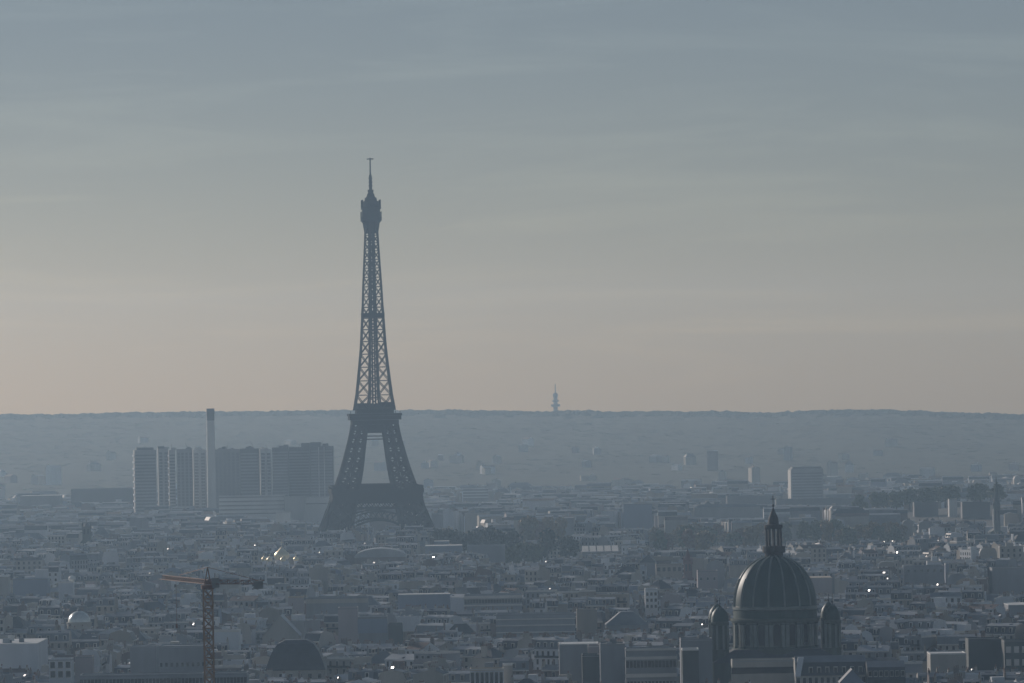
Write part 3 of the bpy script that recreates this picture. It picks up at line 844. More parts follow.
# ------------------------------------------------------------------ buildings placed by eye from the photo
block('white-walled hall with broad bright white flat roof at the left edge', -14, 37.5, 643.5, 2330, 52, 'wall_white', 'roof_white', ybot=662, mark='the white-roofed hall', parapet=.3, plant=5, name='white_roof_hall')
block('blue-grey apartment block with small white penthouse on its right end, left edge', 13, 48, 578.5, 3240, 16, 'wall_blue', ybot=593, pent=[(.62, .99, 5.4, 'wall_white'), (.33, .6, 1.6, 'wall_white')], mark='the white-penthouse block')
block('small white block carrying a round tank on its roof', 58.5, 73, 582, 3260, 12, 'wall_white', 'roof_white', ybot=593, mark='the round water tank')
X, Z = at(72, 581.4, 3262)
t = MB(); t.lathe([(0.2, Z), (1.6, Z + .3), (2.0, Z + 1.4), (1.7, Z + 2.6), (.5, Z + 3.3)], 'roof_white', 14, X, 3264)
tag(t.build('water_tank', smooth=True), 'small round white tank standing on the roof of a white block', 'tank')
block('pale block cut by the left edge, with bright parapet line', -10, 8, 575.5, 3300, 16, 'wall_cream', 'roof_white', ybot=590)
block('long grey building with a row of dark windows along the bottom left', 80, 203, 674, 2075, 14, 'wall_grey', 'zinc', ybot=690, wins=(34, 2, 1.6, 3.4), ww=1.1, wh=2.1, frame=None, mark='the long window row')
block('grey building with a shorter row of dark windows right of the crane mast', 213, 247, 672.5, 2080, 14, 'wall_grey', 'zinc', ybot=690, wins=(10, 2, 1.6, 3.4), ww=1.1, wh=2.1, frame=None)
block('broad blank pale gable wall with lean-to roof left of the crane', 130, 156, 646, 2290, 16, 'wall_grey', 'zinc_pale', ybot=672, mark='the broad blank wall')
block('broad blank light grey wall with three small windows behind the crane mast', 158.5, 206, 645.5, 2270, 18, 'wall_grey', 'zinc_pale', ybot=672, wins=(9, 1, 6.5, 3), ww=.9, wh=1.5, frame=None)
block('little white house with three dark windows at the lower left', 49, 72, 658.5, 2190, 10, 'wall_white', 'zinc', ybot=670, wins=(3, 2, 1.2, 3.4), ww=1.7, wh=2.3, mark='the little white house')
block('blank pale cube building right of the little white house', 75, 92.5, 656, 2200, 10, 'wall_pink', 'zinc', ybot=672)
block('massive dark slate pavilion roof rising above the rooftops, bottom left of centre', 266, 324, 640.5, 2230, 22, 'wall_cream', 'slate', ybot=673, roof_shape='hip', rise=11.2, extra={'flat': .36, 'bulge': True}, mark='the dark pavilion roof', name='slate_roof_hall', wins=(6, 1, 12.5, 3))
block('pale beige gabled building with plain triangular front left of centre', 262, 299, 615.5, 2700, 26, 'wall_cream', 'zinc_pale', ybot=641, roof_shape='gable_front', rise=9.5, mark='the beige gable', name='gabled_hall')
block('broad beige stepped wall directly left of the blue-topped grey block', 338, 357.5, 607.5, 2720, 14, 'wall_pink', 'zinc', ybot=641)
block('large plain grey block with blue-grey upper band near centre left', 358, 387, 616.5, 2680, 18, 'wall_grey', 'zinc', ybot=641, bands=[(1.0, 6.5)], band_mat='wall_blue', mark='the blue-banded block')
block('low black-fronted building tucked right of the blue-banded grey block', 388, 402.5, 623.5, 2660, 12, 'wall_dark', 'slate', ybot=635)
block('white colonnaded top floor with tall dark windows at the bottom centre', 470, 503.5, 668.5, 2085, 12, 'wall_white', 'roof_tan', ybot=690, wins=(7, 1, 1.3, 4), ww=1.1, wh=4.2, mark='the white colonnade', name='colonnaded_block', bands=[(0, .5), (5.9, .5)])
block('small pale roof hut beside the white colonnaded top floor', 502.5, 512.5, 663.5, 2100, 6, 'wall_cream', 'roof_white', ybot=674, name='roof_hut_block')
block('tall blank grey block at bottom right of centre', 600, 625, 643.5, 2170, 17, 'wall_grey', 'gravel', ybot=683, mark='the tall blank grey block', plant=2)
block('slim dark-sided block in front of the tall blank grey block', 582, 599, 654.5, 2120, 12, 'wall_dark', 'wall_grey', ybot=684)
block('thin pale tower slab behind the slim dark-sided block', 588, 599, 645, 2190, 9, 'wall_pink', 'trim', ybot=655)
block('long pale flat roof running behind the tall blank grey block', 559, 598.5, 643.5, 2200, 20, 'wall_grey', 'roof_white', ybot=655, parapet=.4)
block('white-banded office block with ribbons of dark windows left of the domed church', 625.5, 676, 648, 2150, 14, 'wall_grey', 'zinc_pale', ybot=676, wins=(14, 2, 4.6, 7.4), ww=1.0, wh=2.4, frame=None,
      bands=[(.1, .8), (3.0, 1.1), (9.2, 1.4)], mark='the white-banded office', name='office_block')
block('upright black glass block framed in white, left of the domed church', 682, 698.5, 648.5, 2070, 10, 'wall_dark', 'roof_white', ybot=690, mark='the black glass block', name='office_block', extra=None)
for s_ in (682.4, 698.1):
    pass
block('large blank light block hiding the left foot of the domed church', 680.5, 712, 638.5, 2100, 14, 'wall_grey', 'zinc_pale', ybot=662, plant=3, mark='the blank light block')
block('low long pale-roofed building with dark window strip below the domed church', 732, 795, 659.5, 2050, 13, 'wall_cream', 'zinc_pale', ybot=676, wins=(16, 1, 2.6, 4), ww=1.9, wh=2.2, frame=None, name='office_slab')
rt, tp, hw = block('dark mansard building with white dormer windows and slanting white end wall, bottom right', 795, 866, 656, 2030, 14, 'wall_cream', 'slate', ybot=690, roof_shape='mansard', rise=6.6, wins=(12, 1, 7.2, 3.3), ww=1.1, wh=2.0,
      mark='the white-gabled mansard', name='mansard_building')
b = MB(); b.add([(-hw - .25, -.5, tp - 6.8), (-hw + 1.7, -.5, tp - 6.8), (-hw + 3.1, 2.2, tp - .3), (-hw + 1.1, 2.2, tp - .3), (-hw - .25, .6, tp - 6.8), (-hw + 1.7, .6, tp - 6.8), (-hw + 3.1, 4, tp - .3), (-hw + 1.1, 4, tp - .3)],
      [(0, 1, 2, 3), (5, 4, 7, 6), (0, 3, 7, 4), (1, 5, 6, 2), (3, 2, 6, 7)], 'wall_white'); b.build('end_wall', rt)
for k in range(7):
    b = MB(); x = -hw + 4.6 + k * 2.85; b.box(x, x + 1.4, .1, 1.6, tp - 6.0, tp - 3.6, 'trim'); b.add([(x + .2, .04, tp - 5.8), (x + 1.2, .04, tp - 5.8), (x + 1.2, .04, tp - 3.9), (x + .2, .04, tp - 3.9)], [(0, 1, 2, 3)], 'pane'); b.build('dormer', rt)
block('smooth pale gable wall poking up in front of the white-gabled mansard', 840, 864, 669, 1960, 9, 'wall_blue', 'zinc', ybot=690, roof_shape='gable_front', rise=4.5, name='gabled_house')
block('dark mansard block with pale dormers directly right of the white-gabled mansard', 867, 905, 661.5, 2020, 14, 'wall_dark', 'slate', ybot=690, roof_shape='mansard', rise=6, wins=(7, 1, 3.2, 4), ww=1.1, wh=1.7, name='mansard_building')
block('white block with columns of dark windows above the reddish steeple foot', 645, 657.5, 588.5, 3060, 12, 'wall_white', 'zinc_pale', ybot=614, wins=(3, 3, 2, 3.2), ww=1.2, wh=1.6, mark='the white windowed block')
block('pinkish blank block left of the dome of the big church', 697.5, 717.5, 570.5, 3460, 16, 'wall_pink', 'zinc', ybot=587, mark='the pinkish block', wins=(3, 1, 4, 3), ww=1.2, wh=1.6)
block('ochre terrace with five dark arched openings left of the reddish steeple', 656, 682, 564, 3640, 14, 'wall_ochre', 'tile', ybot=575, wins=(5, 1, 2, 3), ww=1.9, wh=2.4, frame=None)
block('tan flat-roofed block with sunlit terrace right of the dome', 806, 832, 577.5, 3340, 30, 'wall_pink', 'roof_tan', ybot=593, parapet=.3, mark='the tan terrace roof')
block('big blank grey block cut by the right edge of the view', 992, 1036, 567.5, 3500, 20, 'wall_grey', 'gravel', ybot=592, mark='the big right-edge block')
block('wide grey block with three scattered square windows at right', 905, 944, 565.5, 3580, 16, 'wall_grey', 'zinc', ybot=583, wins=(6, 1, 2.4, 3), ww=1.3, wh=1.6, frame=None)
block('low hall with brilliant white roof at the right edge', 1008, 1036, 604.5, 2830, 34, 'wall_grey', 'roof_white', ybot=612, parapet=.3, mark='the brilliant white roof', name='white_roof_hall')
block('dark green-grey slab block near the bottom right corner', 968, 1003, 638.5, 2320, 16, 'wall_dark', 'slate', ybot=668, mark='the dark slab block')
block('pale block with three white-framed windows at the bottom right corner', 1004, 1036, 640, 2300, 14, 'wall_dark', 'zinc', ybot=668, wins=(4, 2, 2.5, 5), ww=1.8, wh=2.2, wmat='trim')
block('low pale building with bright flat terrace roof left of the dark slab block', 930, 966, 653, 2200, 18, 'wall_cream', 'roof_white', ybot=668, parapet=.5)
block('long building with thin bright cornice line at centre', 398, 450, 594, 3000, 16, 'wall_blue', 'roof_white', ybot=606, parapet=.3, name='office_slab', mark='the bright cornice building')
block('long pale office slab divided by two piers right of centre', 464, 522, 594.5, 2980, 16, 'wall_grey', 'zinc_pale', ybot=608, name='office_slab', bands=[(.5, 1.4), (5, .7)], wins=(20, 1, 2.4, 3), frame=None)
block('long grey slab with three pale horizontal lines in the centre', 496, 575, 613.5, 2700, 16, 'wall_grey', 'zinc', ybot=634, name='office_slab', bands=[(2.2, .5), (5.0, .6), (8.2, .5)], mark='the pale-lined grey slab')
block('square olive block at the right end of the pale-lined grey slab', 576.5, 597, 609.5, 2720, 14, 'wall_ochre', 'gravel', ybot=625)
block('broad dark zinc roof with bright ridge line right of the olive block', 606, 648, 612, 2720, 22, 'wall_grey', 'zinc', ybot=630, roof_shape='hip', rise=6, name='slate_roof_hall')
block('beige rooftop block with tan edge left of centre', 288, 303.5, 596.5, 2960, 10, 'wall_pink', 'roof_tan', ybot=604)
block('long terrace with a row of pale attic windows left of centre', 306, 368, 597, 2940, 14, 'wall_grey', 'zinc', ybot=610, wins=(9, 1, .8, 3), ww=3.4, wh=2.2, wmat='wall_cream', frame=None)
block('low hall with long curved pale roof below the lattice tower arch', 354, 406, 548.5, 4050, 40, 'wall_brick', 'zinc_pale', ybot=560, roof_shape='vault', rise=6.0, name='vaulted_hall', mark='the curved pale roof')
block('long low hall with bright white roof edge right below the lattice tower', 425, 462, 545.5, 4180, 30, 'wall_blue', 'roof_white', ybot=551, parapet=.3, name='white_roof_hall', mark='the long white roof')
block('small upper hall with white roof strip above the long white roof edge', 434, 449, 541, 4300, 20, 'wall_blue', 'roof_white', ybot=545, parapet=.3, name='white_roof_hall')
block('low pale pavilion continuing right of the long white roof edge', 467, 505, 545, 4190, 20, 'wall_grey', 'zinc_pale', ybot=551, name='white_roof_hall')
PX, PZ = at(600.5, 547, 4200.0)
root = thing('palace_wing', 'low wing roofed with five bright white sloping bays among the trees', 'building', (PX, 4200, 0))
FOOT.append((PX, 4212, 22)); RECTS.append((582, 619, 552, 4200)); MARKS.append(('the bright white bays', 600, 547))
b = MB(); b.box(-13.5, 13.5, 0, 24, 0, PZ - 3.2, 'wall_grey', False); b.build('wall', root)
for k in range(5):  # bays made up as gentle slopes so the sun brightens them
    b = MB(); x0 = -12.9 + 5.3 * k; z = PZ - 3.1
    b.add([(x0, -.3, z), (x0 + 4.4, -.3, z), (x0 + 4.4, 23, z + 3.6), (x0, 23, z + 3.6), (x0 + 4.4, 23, z), (x0, 23, z)], [(0, 1, 2, 3), (3, 2, 4, 5), (1, 4, 2), (0, 3, 5)], 'concrete_pale')
    b.build('sun_bay', root)
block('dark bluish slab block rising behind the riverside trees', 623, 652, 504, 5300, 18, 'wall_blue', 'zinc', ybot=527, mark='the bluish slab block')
block('distant building striped with pale balcony lines right of the lattice tower', 463, 488, 487.5, 7000, 18, 'tower_mid', 'gravel', ybot=501, bands=[(.5, 1.2), (4, 1.2), (7.5, 1.2), (11, 1.2)], band_mat='concrete_pale', mark='the striped building')
block('long dark low block left of the high-rises', 71, 133, 488.5, 6500, 24, 'tower_dark', 'zinc', ybot=497, mark='the long dark block')
block('thin bright-roofed shed left of the long dark block', 20, 60, 495.5, 6300, 40, 'tower_mid', 'roof_white', ybot=500, parapet=.3, name='white_roof_hall')
block('long dark bar building behind the lantern of the domed church', 727, 772, 496, 6200, 20, 'tower_dark', 'zinc', ybot=503)
block('low dark bar building under the lone grey high-rise', 776, 872, 498.5, 6100, 20, 'tower_dark', 'zinc', ybot=504)
block('pale low range with dark roofline above the autumn trees', 694, 760, 504, 5600, 18, 'concrete', 'slate', ybot=516, roof_shape='hip', rise=3.0)
block('pale narrow end wall block on the dark hill at right', 949, 957, 499, 5150, 16, 'concrete_pale', 'zinc', ybot=520)
block('dark wide block on the hill left of the slender spire', 962, 990, 502, 5100, 18, 'tower_dark', 'slate', ybot=520)
block('dark block with flat roof on the hill at right, beside pale narrow block', 914, 938, 502, 5200, 18, 'tower_dark', 'slate', ybot=518)

# ------------------------------------------------------------------ trees
LEAF = {}
def tree_meshes(kind, seed, h, r):
    rng = random.Random(seed)
    t = MB()
    t.beam((0, 0, 0), (.2, .1, h * .45), r * .13, 'bark', r * .09); t.beam((.2, .1, h * .45), (0, 0, h * .8), r * .09, 'bark', r * .03)
    clumps = []
    for i in range(16):
        a, q = rng.uniform(0, 6.283), rng.random()
        rad = r * rng.uniform(.25, .78); z = h * rng.uniform(.38, .88)
        rad *= math.sin(math.pi * min(1, max(.12, (z / h - .2) / .85))) ** .6
        clumps.append((Vector((rad * math.cos(a), rad * math.sin(a), z)), r * rng.uniform(.28, .45)))
        t.beam((.1, .05, h * rng.uniform(.3, .5)), clumps[-1][0], r * .05, 'bark', r * .02)
    clumps.append((Vector((0, 0, h * .86)), r * .4))
    c = MB()
    for p, cr in clumps:
        for k in range(95):
            d = Vector((rng.gauss(0, 1), rng.gauss(0, 1), rng.gauss(0, .8))).normalized() * cr * rng.uniform(.55, 1.08)
            o = p + d
            s = rng.uniform(.45, .95) * r * .11
            u = Vector((rng.gauss(0, 1), rng.gauss(0, 1), rng.gauss(0, 1))).normalized()
            v = u.cross(Vector((rng.gauss(0, 1), rng.gauss(0, 1), rng.gauss(0, 1)))).normalized()
            c.add([tuple(o - u * s - v * s), tuple(o + u * s - v * s * .6), tuple(o + u * s * .8 + v * s), tuple(o - u * s + v * s * .7)], [(0, 1, 2, 3)], kind)
    return t, c
PROTO = {}
def tree(xp, ytop, d, r, kind, label, group, h=None, rect=True):
    X, Z = at(xp, ytop, d); g = ground_z(X, d)
    hh = Z - g if h is None else h
    key = (kind, (len(PROTO) if len(PROTO) < 9 else int(xp) % 3))
    rng = random.Random(int(xp * 7 + ytop * 3))
    cands = [k for k in PROTO if k[0] == kind]
    if len(cands) < 3:
        t, c = tree_meshes(kind, len(PROTO) * 17 + 5, 20.0, 8.0)
        k = (kind, len(cands)); PROTO[k] = None
        root = thing('broadleaf_tree', label, 'tree', (X, d, g), 0, group)
        PROTO[k] = (t.build('trunk', root), c.build('crown', root))
    else:
        k = rng.choice(cands)
        root = thing('broadleaf_tree', label, 'tree', (X, d, g), 0, group)
        for src in PROTO[k]:
            o = src.copy(); COL.objects.link(o); o.parent = root
    root.scale = (r / 8.0, r / 8.0, hh / 20.0)
    root.rotation_euler = (0, 0, rng.uniform(0, 6.28))
    FOOT.append((X, d, r * .8))
    if rect: RECTS.append((xp - r * F / d, xp + r * F / d, ytop + min(hh * .6, 14) * F / d, d))
    return root
tree(547, 530, 4330, 8.6, 'leaf_dark', 'big round dark green tree, left one of a pair right of the lattice tower', None)
tree(568.5, 536.5, 4280, 8.0, 'leaf_dark', 'slightly smaller round dark tree, right one of a pair beside the white palace', None)
MARKS.append(('the round dark trees', 557, 545))
trng = random.Random(77)
for i in range(9): tree(440 + 8.5 * i + trng.uniform(-3, 3), 529 + trng.uniform(-2, 3), 4480 + trng.uniform(-60, 60), trng.uniform(6, 8.5), 'leaf_dark', 'dark green tree in the row at the right foot of the lattice tower', 'row of trees at the tower foot')
for i in range(5): tree(514 + 5 * i + trng.uniform(-3, 3), 546 + trng.uniform(-4, 6), 4300 + trng.uniform(-90, 60), trng.uniform(5, 8), 'leaf_green', 'mid green tree massed left of the pair of round dark trees', 'green trees by the round pair')
for i in range(8): tree(523 + 6 * i + trng.uniform(-4, 4), 519 + trng.uniform(-3, 6), 4900 + trng.uniform(-150, 200), trng.uniform(6, 9), 'leaf_autumn' if i % 3 else 'leaf_rust', 'autumn-coloured tree beyond the pair of round dark trees', 'autumn trees beyond the round pair')
for i in range(22): tree(655 + 6 * i + trng.uniform(-4, 4), 525 + trng.uniform(-3, 8), 4700 + trng.uniform(-250, 300), trng.uniform(6, 9), ['leaf_autumn', 'leaf_green', 'leaf_rust', 'leaf_autumn'][i % 4], 'autumn-coloured tree in the riverside band left of the church lantern', 'autumn trees along the riverside')
for i in range(14): tree(800 + 8 * i + trng.uniform(-4, 4), 523 + trng.uniform(-3, 7), 4700 + trng.uniform(-150, 200), trng.uniform(6, 9), ['leaf_green', 'leaf_autumn'][i % 2], 'muted green or yellow tree in the band right of the church lantern', 'muted trees right of the lantern')
for i in range(12): tree(862 + 12 * i + trng.uniform(-5, 5), 491 + trng.uniform(-1.5, 3), 5420 + trng.uniform(-80, 80), trng.uniform(7, 10), 'leaf_green', 'muted tree on the crest of the low hill at right', 'trees on the right-hand hill', h=20)

# every tree of a band is told apart by its place in the band and its colour
NTH = ['leftmost', 'second from the left', 'third from the left', 'fourth from the left', 'fifth from the left', 'sixth from the left', 'seventh from the left', 'eighth from the left', 'ninth from the left', 'tenth from the left',
       'eleventh from the left', 'twelfth from the left', 'tenth from the right', 'ninth from the right', 'eighth from the right', 'seventh from the right', 'sixth from the right', 'fifth from the right', 'fourth from the right', 'third from the right', 'second from the right', 'rightmost']
HIDDEN_TREES = {'broadleaf_tree.018', 'broadleaf_tree.035', 'broadleaf_tree.041', 'broadleaf_tree.047'}
for nm in HIDDEN_TREES:
    o = bpy.data.objects[nm]
    for ch in list(o.children): bpy.data.objects.remove(ch)
    bpy.data.objects.remove(o)
BANDS = {}
for o in COL.objects:
    if o.get('category') == 'tree' and o.get('group'): BANDS.setdefault(o['group'], []).append(o)
for gname, lst in BANDS.items():
    lst.sort(key=lambda o: o.location.x / o.location.y)
    n = len(lst)
    for i, o in enumerate(lst):
        crown = [c for c in o.children if c.name.startswith('crown')][0].data.materials[0].name
        colour = {'leaf_dark': 'dark', 'leaf_green': 'muted green', 'leaf_autumn': 'ochre', 'leaf_rust': 'rust-brown'}[crown]
        k = NTH[i] if i < (n + 1) // 2 else NTH[len(NTH) - (n - i)]
        o['label'] = '%s tree, %s of the %s' % (colour, k, gname)

# ------------------------------------------------------------------ generic city buildings
WALLS = ['wall_cream'] * 8 + ['wall_grey'] * 5 + ['wall_white'] * 6 + ['wall_ochre'] * 3 + ['wall_brick'] * 2 + ['wall_pink'] * 1 + ['wall_blue'] * 1
WALL_WORD = {'wall_cream': 'cream', 'wall_grey': 'grey', 'wall_white': 'white', 'wall_ochre': 'ochre', 'wall_brick': 'brick', 'wall_pink': 'pinkish', 'wall_blue': 'blue-grey'}

def make_specs():
    out = []
    rng = random.Random(4242)
    seeds = []
    y = 1850
    while y < 8600:
        x = -1000 + rng.uniform(0, 200)
        while x < 1000:
            seeds.append((x + rng.uniform(-110, 110), y + rng.uniform(-90, 90), -abs(rng.gauss(0, .26)) + (rng.uniform(-.4, .5) if rng.random() < .2 else 0.03), rng.uniform(18.5, 22.5)))
            x += rng.uniform(230, 340)
        y += rng.uniform(220, 320)
    for si, (sx, sy, ang, hb) in enumerate(seeds):
        bw, bd = rng.uniform(58, 96), rng.uniform(44, 66)
        ca, sa = math.cos(ang), math.sin(ang)
        st = 13.0
        for i in range(-5, 6):
            for j in range(-7, 8):
                lx, ly = i * (bw + st), j * (bd + st)
                cx, cy = sx + lx * ca - ly * sa, sy + lx * sa + ly * ca
                if cy < 1900 or cy > 8700 or abs(cx) > cy * 512 / F * 1.03 + 70: continue
                best = min(range(len(seeds)), key=lambda q: (seeds[q][0] - cx) ** 2 + (seeds[q][1] - cy) ** 2)
                if best != si: continue
                far = cy > 4600
                for side in range(4):
                    length = bw if side % 2 == 0 else bd - 25
                    off = (bd if side % 2 == 0 else bw) / 2 - 6
                    t = -length / 2
                    while t < length / 2 - 6:
                        w = rng.uniform(7, 17) if not far else rng.uniform(16, 34)
                        w = min(w, length / 2 - t)
                        if w < 7: break
                        c = t + w / 2
                        t += w
                        u = [(c, -off), (off, c), (-c, off), (-off, -c)][side]
                        X, Y = cx + u[0] * ca - u[1] * sa, cy + u[0] * sa + u[1] * ca
                        a = ang + side * math.pi / 2
                        h = hb + rng.choice([-5, -3, -3, 0, 0, 0, 1, 2]) + rng.uniform(-.8, .8)
                        if rng.random() < .04: h += rng.uniform(3, 8)
                        keep = rng.random()
                        s = rng.randrange(1 << 30)
                        if keep < (.04 if not far else .10): continue
                        if Y > 6600 and keep < (Y - 6600) / 900.0: continue
                        out.append([X, Y, a, w, 10.5, h, s])
                # a courtyard building now and then
                if rng.random() < .6 and not far:
                    out.append([cx + rng.uniform(-6, 6), cy + rng.uniform(-4, 4), ang + rng.choice([0, math.pi / 2]), rng.uniform(12, 26), rng.uniform(9, 14), hb + rng.uniform(-12, 1), rng.randrange(1 << 30)])
    # scattered houses low on the far slope
    for k in range(300):
        Y = rng.uniform(6900, 9800); X = rng.uniform(-1, 1) * (Y * 512 / F + 40)
        if rng.random() < (Y - 6900) / 3000.0: continue
        out.append([X, Y, rng.uniform(-1.5, 1.5), rng.uniform(8, 22), rng.uniform(8, 12), rng.uniform(6, 12) + (rng.uniform(8, 18) if rng.random() < .04 else 0), rng.randrange(1 << 30)])
    return out

def fits(sp):
    X, Y, a, w, dp, h, s = sp
    for fx, fy, fr in FOOT:
        if (X - fx) ** 2 + (Y - fy) ** 2 < (fr + 7) ** 2: return None
    if 4850 < Y < 5550 and -190 < X < -30: return None
    g = ground_z(X, Y)
    half = (abs(w * math.cos(a)) + abs(dp * math.sin(a))) / 2 / Y * F + 1
    for (x0, x1, yb, d) in RECTS:
        if Y < d + 3:
            x, ytop = to_px(X, Y, g + h + 5.5)
            if x + half > x0 and x - half < x1 and ytop < yb:
                need = (yb - ytop) * Y / F
                h -= need
                if h < 8: return None
    sp[5] = h
    return sp

def emit(sp, lod):
    """Yield (part, piece, verts, faces, material) of one city building in its own axes; also returns its look."""
    X, Y, a, w, dp, h, s = sp
    rng = random.Random(s)
    P = []
    wall = rng.choice(WALLS)
    kind = rng.choices(['mansard', 'zinc', 'flat', 'hip', 'tile'], [36, 23, 33, 3, 5])[0]
    if Y > 7300: kind = rng.choices(['tile', 'flat', 'zinc', 'hip'], [5, 2, 3, 2])[0]
    hw, hd = w / 2, dp / 2
    def bx(pt, pid, x0, x1, y0, y1, z0, z1, m):
        P.append((pt, pid, [(x0, y0, z0), (x1, y0, z0), (x0, y1, z0), (x1, y1, z0), (x0, y0, z1), (x1, y0, z1), (x0, y1, z1), (x1, y1, z1)],
                  [(0, 1, 5, 4), (1, 3, 7, 5), (3, 2, 6, 7), (2, 0, 4, 6), (4, 5, 7, 6)], m))
    def poly(pt, pid, vv, ff, m): P.append((pt, pid, vv, ff, m))
    # walls
    z0 = -6.0 if Y > 5000 else -1.0
    look = {'wall': wall, 'kind': kind, 'chim': 0, 'dorm': 0, 'hut': 0, 'roof': ''}
    top = h
    if kind == 'flat':
        bx('wall', 0, -hw, hw, -hd, hd, z0, h, wall)
        rm = rng.choice(['gravel', 'gravel', 'zinc_pale', 'roof_white', 'roof_white', 'zinc', 'slate'])
        look['roof'] = {'gravel': 'grey flat roof', 'zinc_pale': 'pale flat roof', 'roof_white': 'white flat roof', 'zinc': 'dark flat roof', 'slate': 'blackish flat roof'}[rm]
        bx('roof', 0, -hw + .15, hw - .15, -hd + .15, hd - .15, h, h + .25, rm)
        if lod < 2:
            for (x0, x1, y0, y1) in ((-hw, hw, -hd, -hd + .3), (-hw, hw, hd - .3, hd), (-hw, -hw + .3, -hd + .3, hd - .3), (hw - .3, hw, -hd + .3, hd - .3)):
                bx('roof', 0, x0, x1, y0, y1, h + .002, h + .8, wall if rng.random() < .6 else 'trim')
        if rng.random() < .7:
            look['hut'] = 1
            x = rng.uniform(-hw * .6, hw * .3); q = rng.uniform(2.5, min(6, hw)); 
            bx('roof_hut', 0, x, x + q, -hd * .4, hd * .5, h + .26, h + rng.uniform(2.2, 3.6), rng.choice([wall, 'wall_white', 'zinc_pale', 'zinc']))
        if lod < 2:
            for k in range(rng.randrange(1, 7)):
                x, y = rng.uniform(-hw * .8, hw * .7), rng.uniform(-hd * .8, hd * .6)
                bx('roof', 0, x, x + rng.uniform(.6, 1.8), y, y + rng.uniform(.6, 1.6), h + .26, h + rng.uniform(.8, 1.6), rng.choice(['zinc', 'trim', 'zinc_pale']))
        top = h + .8
    else:
        if kind == 'mansard':
            lower = rng.choice(['slate', 'slate', 'zinc']); upper = rng.choice(['zinc', 'zinc', 'zinc_pale'])
            look['roof'] = ('dark slate mansard' if lower == 'slate' else 'grey zinc mansard')
            u, sI, rise = rng.uniform(2.6, 3.6), rng.uniform(1.0, 1.6), rng.uniform(.6, 1.3)
            prof = [(-hd - .25, h), (-hd + sI, h + u), (0, h + u + rise), (hd - sI, h + u), (hd + .25, h)]
            mats = [lower, upper, upper, lower]
        elif kind == 'zinc':
            m = rng.choice(['zinc', 'zinc', 'zinc_pale', 'slate'])
            look['roof'] = {'zinc': 'low zinc roof', 'zinc_pale': 'pale zinc roof', 'slate': 'pitched slate roof'}[m]
            rise = rng.uniform(1.0, 2.3)
            off = rng.uniform(-.3, .3) * hd
            prof = [(-hd - .3, h), (off, h + rise), (hd + .3, h)]; mats = [m, m]
        elif kind == 'tile':
            rise = rng.uniform(1.8, 3.0)
            look['roof'] = 'red-brown tiled roof'
            prof = [(-hd - .3, h), (0, h + rise), (hd + .3, h)]; mats = ['tile', 'tile']
        if kind == 'hip':
            m = rng.choice(['slate', 'zinc']); rise = rng.uniform(3.5, 5.5)
            look['roof'] = 'hipped slate roof' if m == 'slate' else 'hipped zinc roof'
            bx('wall', 0, -hw, hw, -hd, hd, z0, h, wall)
            k = min(hw, hd) * .92
            poly('roof', 0, [(-hw - .3, -hd - .3, h), (hw + .3, -hd - .3, h), (hw + .3, hd + .3, h), (-hw - .3, hd + .3, h), (-hw + k, -hd + k, h + rise), (hw - k, -hd + k, h + rise), (hw - k, hd - k, h + rise), (-hw + k, hd - k, h + rise)],
                 [(0, 1, 5, 4), (1, 2, 6, 5), (2, 3, 7, 6), (3, 0, 4, 7), (4, 5, 6, 7)], m)
            prof = [(-hd, h), (0, h + rise), (hd, h)]
            top = h + rise
        else:
            n = len(prof)
            wp = [(-hd, z0), (-hd, h)] + [(y, z - .04) for y, z in prof[1:-1]] + [(hd, h), (hd, z0)]
            nn = len(wp)
            vv = [(-hw, y, z) for y, z in wp] + [(hw, y, z) for y, z in wp]
            poly('wall', 0, vv, [tuple(range(nn)), tuple(range(2 * nn - 1, nn - 1, -1)), (nn, nn + 1, 1, 0), (nn - 2, 2 * nn - 2, 2 * nn - 1, nn - 1)], wall)
            for k in range(n - 1):
                (ya, za), (yb, zb) = prof[k], prof[k + 1]
                poly('roof', 0, [(-hw, ya, za), (hw, ya, za), (hw, yb, zb), (-hw, yb, zb)], [(0, 1, 2, 3)], mats[k])
            top = prof[n // 2][1]
        # chimney stacks on the party walls
        nch = rng.choice([1, 1, 2, 2, 2, 3] if lod < 2 else [0, 0, 1, 1])
        look['chim'] = nch
        spots = [-hw + .4, hw - .4, rng.uniform(-.3, .3) * hw]
        for k in range(nch):
            x = spots[k]; L = rng.uniform(1.2, 3.2); yc = rng.uniform(-hd * .45, hd * .45)
            zt = top + rng.uniform(.4, 1.5)
            cm = rng.choice(['chimney', wall, 'wall_cream'])
            bx('chimney_stack', k, x - .38, x + .38, yc - L / 2, yc + L / 2, h + .3, zt, cm)
            if lod == 0:
                npot = int(L / .6)
                for q in range(npot):
                    y = yc - L / 2 + L * (q + .5) / npot
                    bx('chimney_stack', k, x - .14, x + .14, y - .14, y + .14, zt + .002, zt + rng.uniform(.5, .9), 'pots')
        if kind == 'mansard' and lod < 2:
            nd = max(1, int(w / 3.3)) if rng.random() < .8 else 0
            look['dorm'] = nd
            for k in range(nd):
                x = -hw + w * (k + .5) / nd
                for sgn in (-1, 1):
                    y0, y1 = sorted((sgn * (hd - .1), sgn * (hd - 1.6)))
                    bx('dormer', k * 2 + (sgn > 0), x - .7, x + .7, y0, y1, h + .5, h + 2.6, 'trim' if rng.random() < .6 else wall)
                    yy = sgn * (hd - .04)
                    q = [(x - .48, yy, h + .7), (x + .48, yy, h + .7), (x + .48, yy, h + 2.35), (x - .48, yy, h + 2.35)]
                    poly('dormer', k * 2 + (sgn > 0), q if sgn < 0 else q[::-1], [(0, 1, 2, 3)], 'pane')
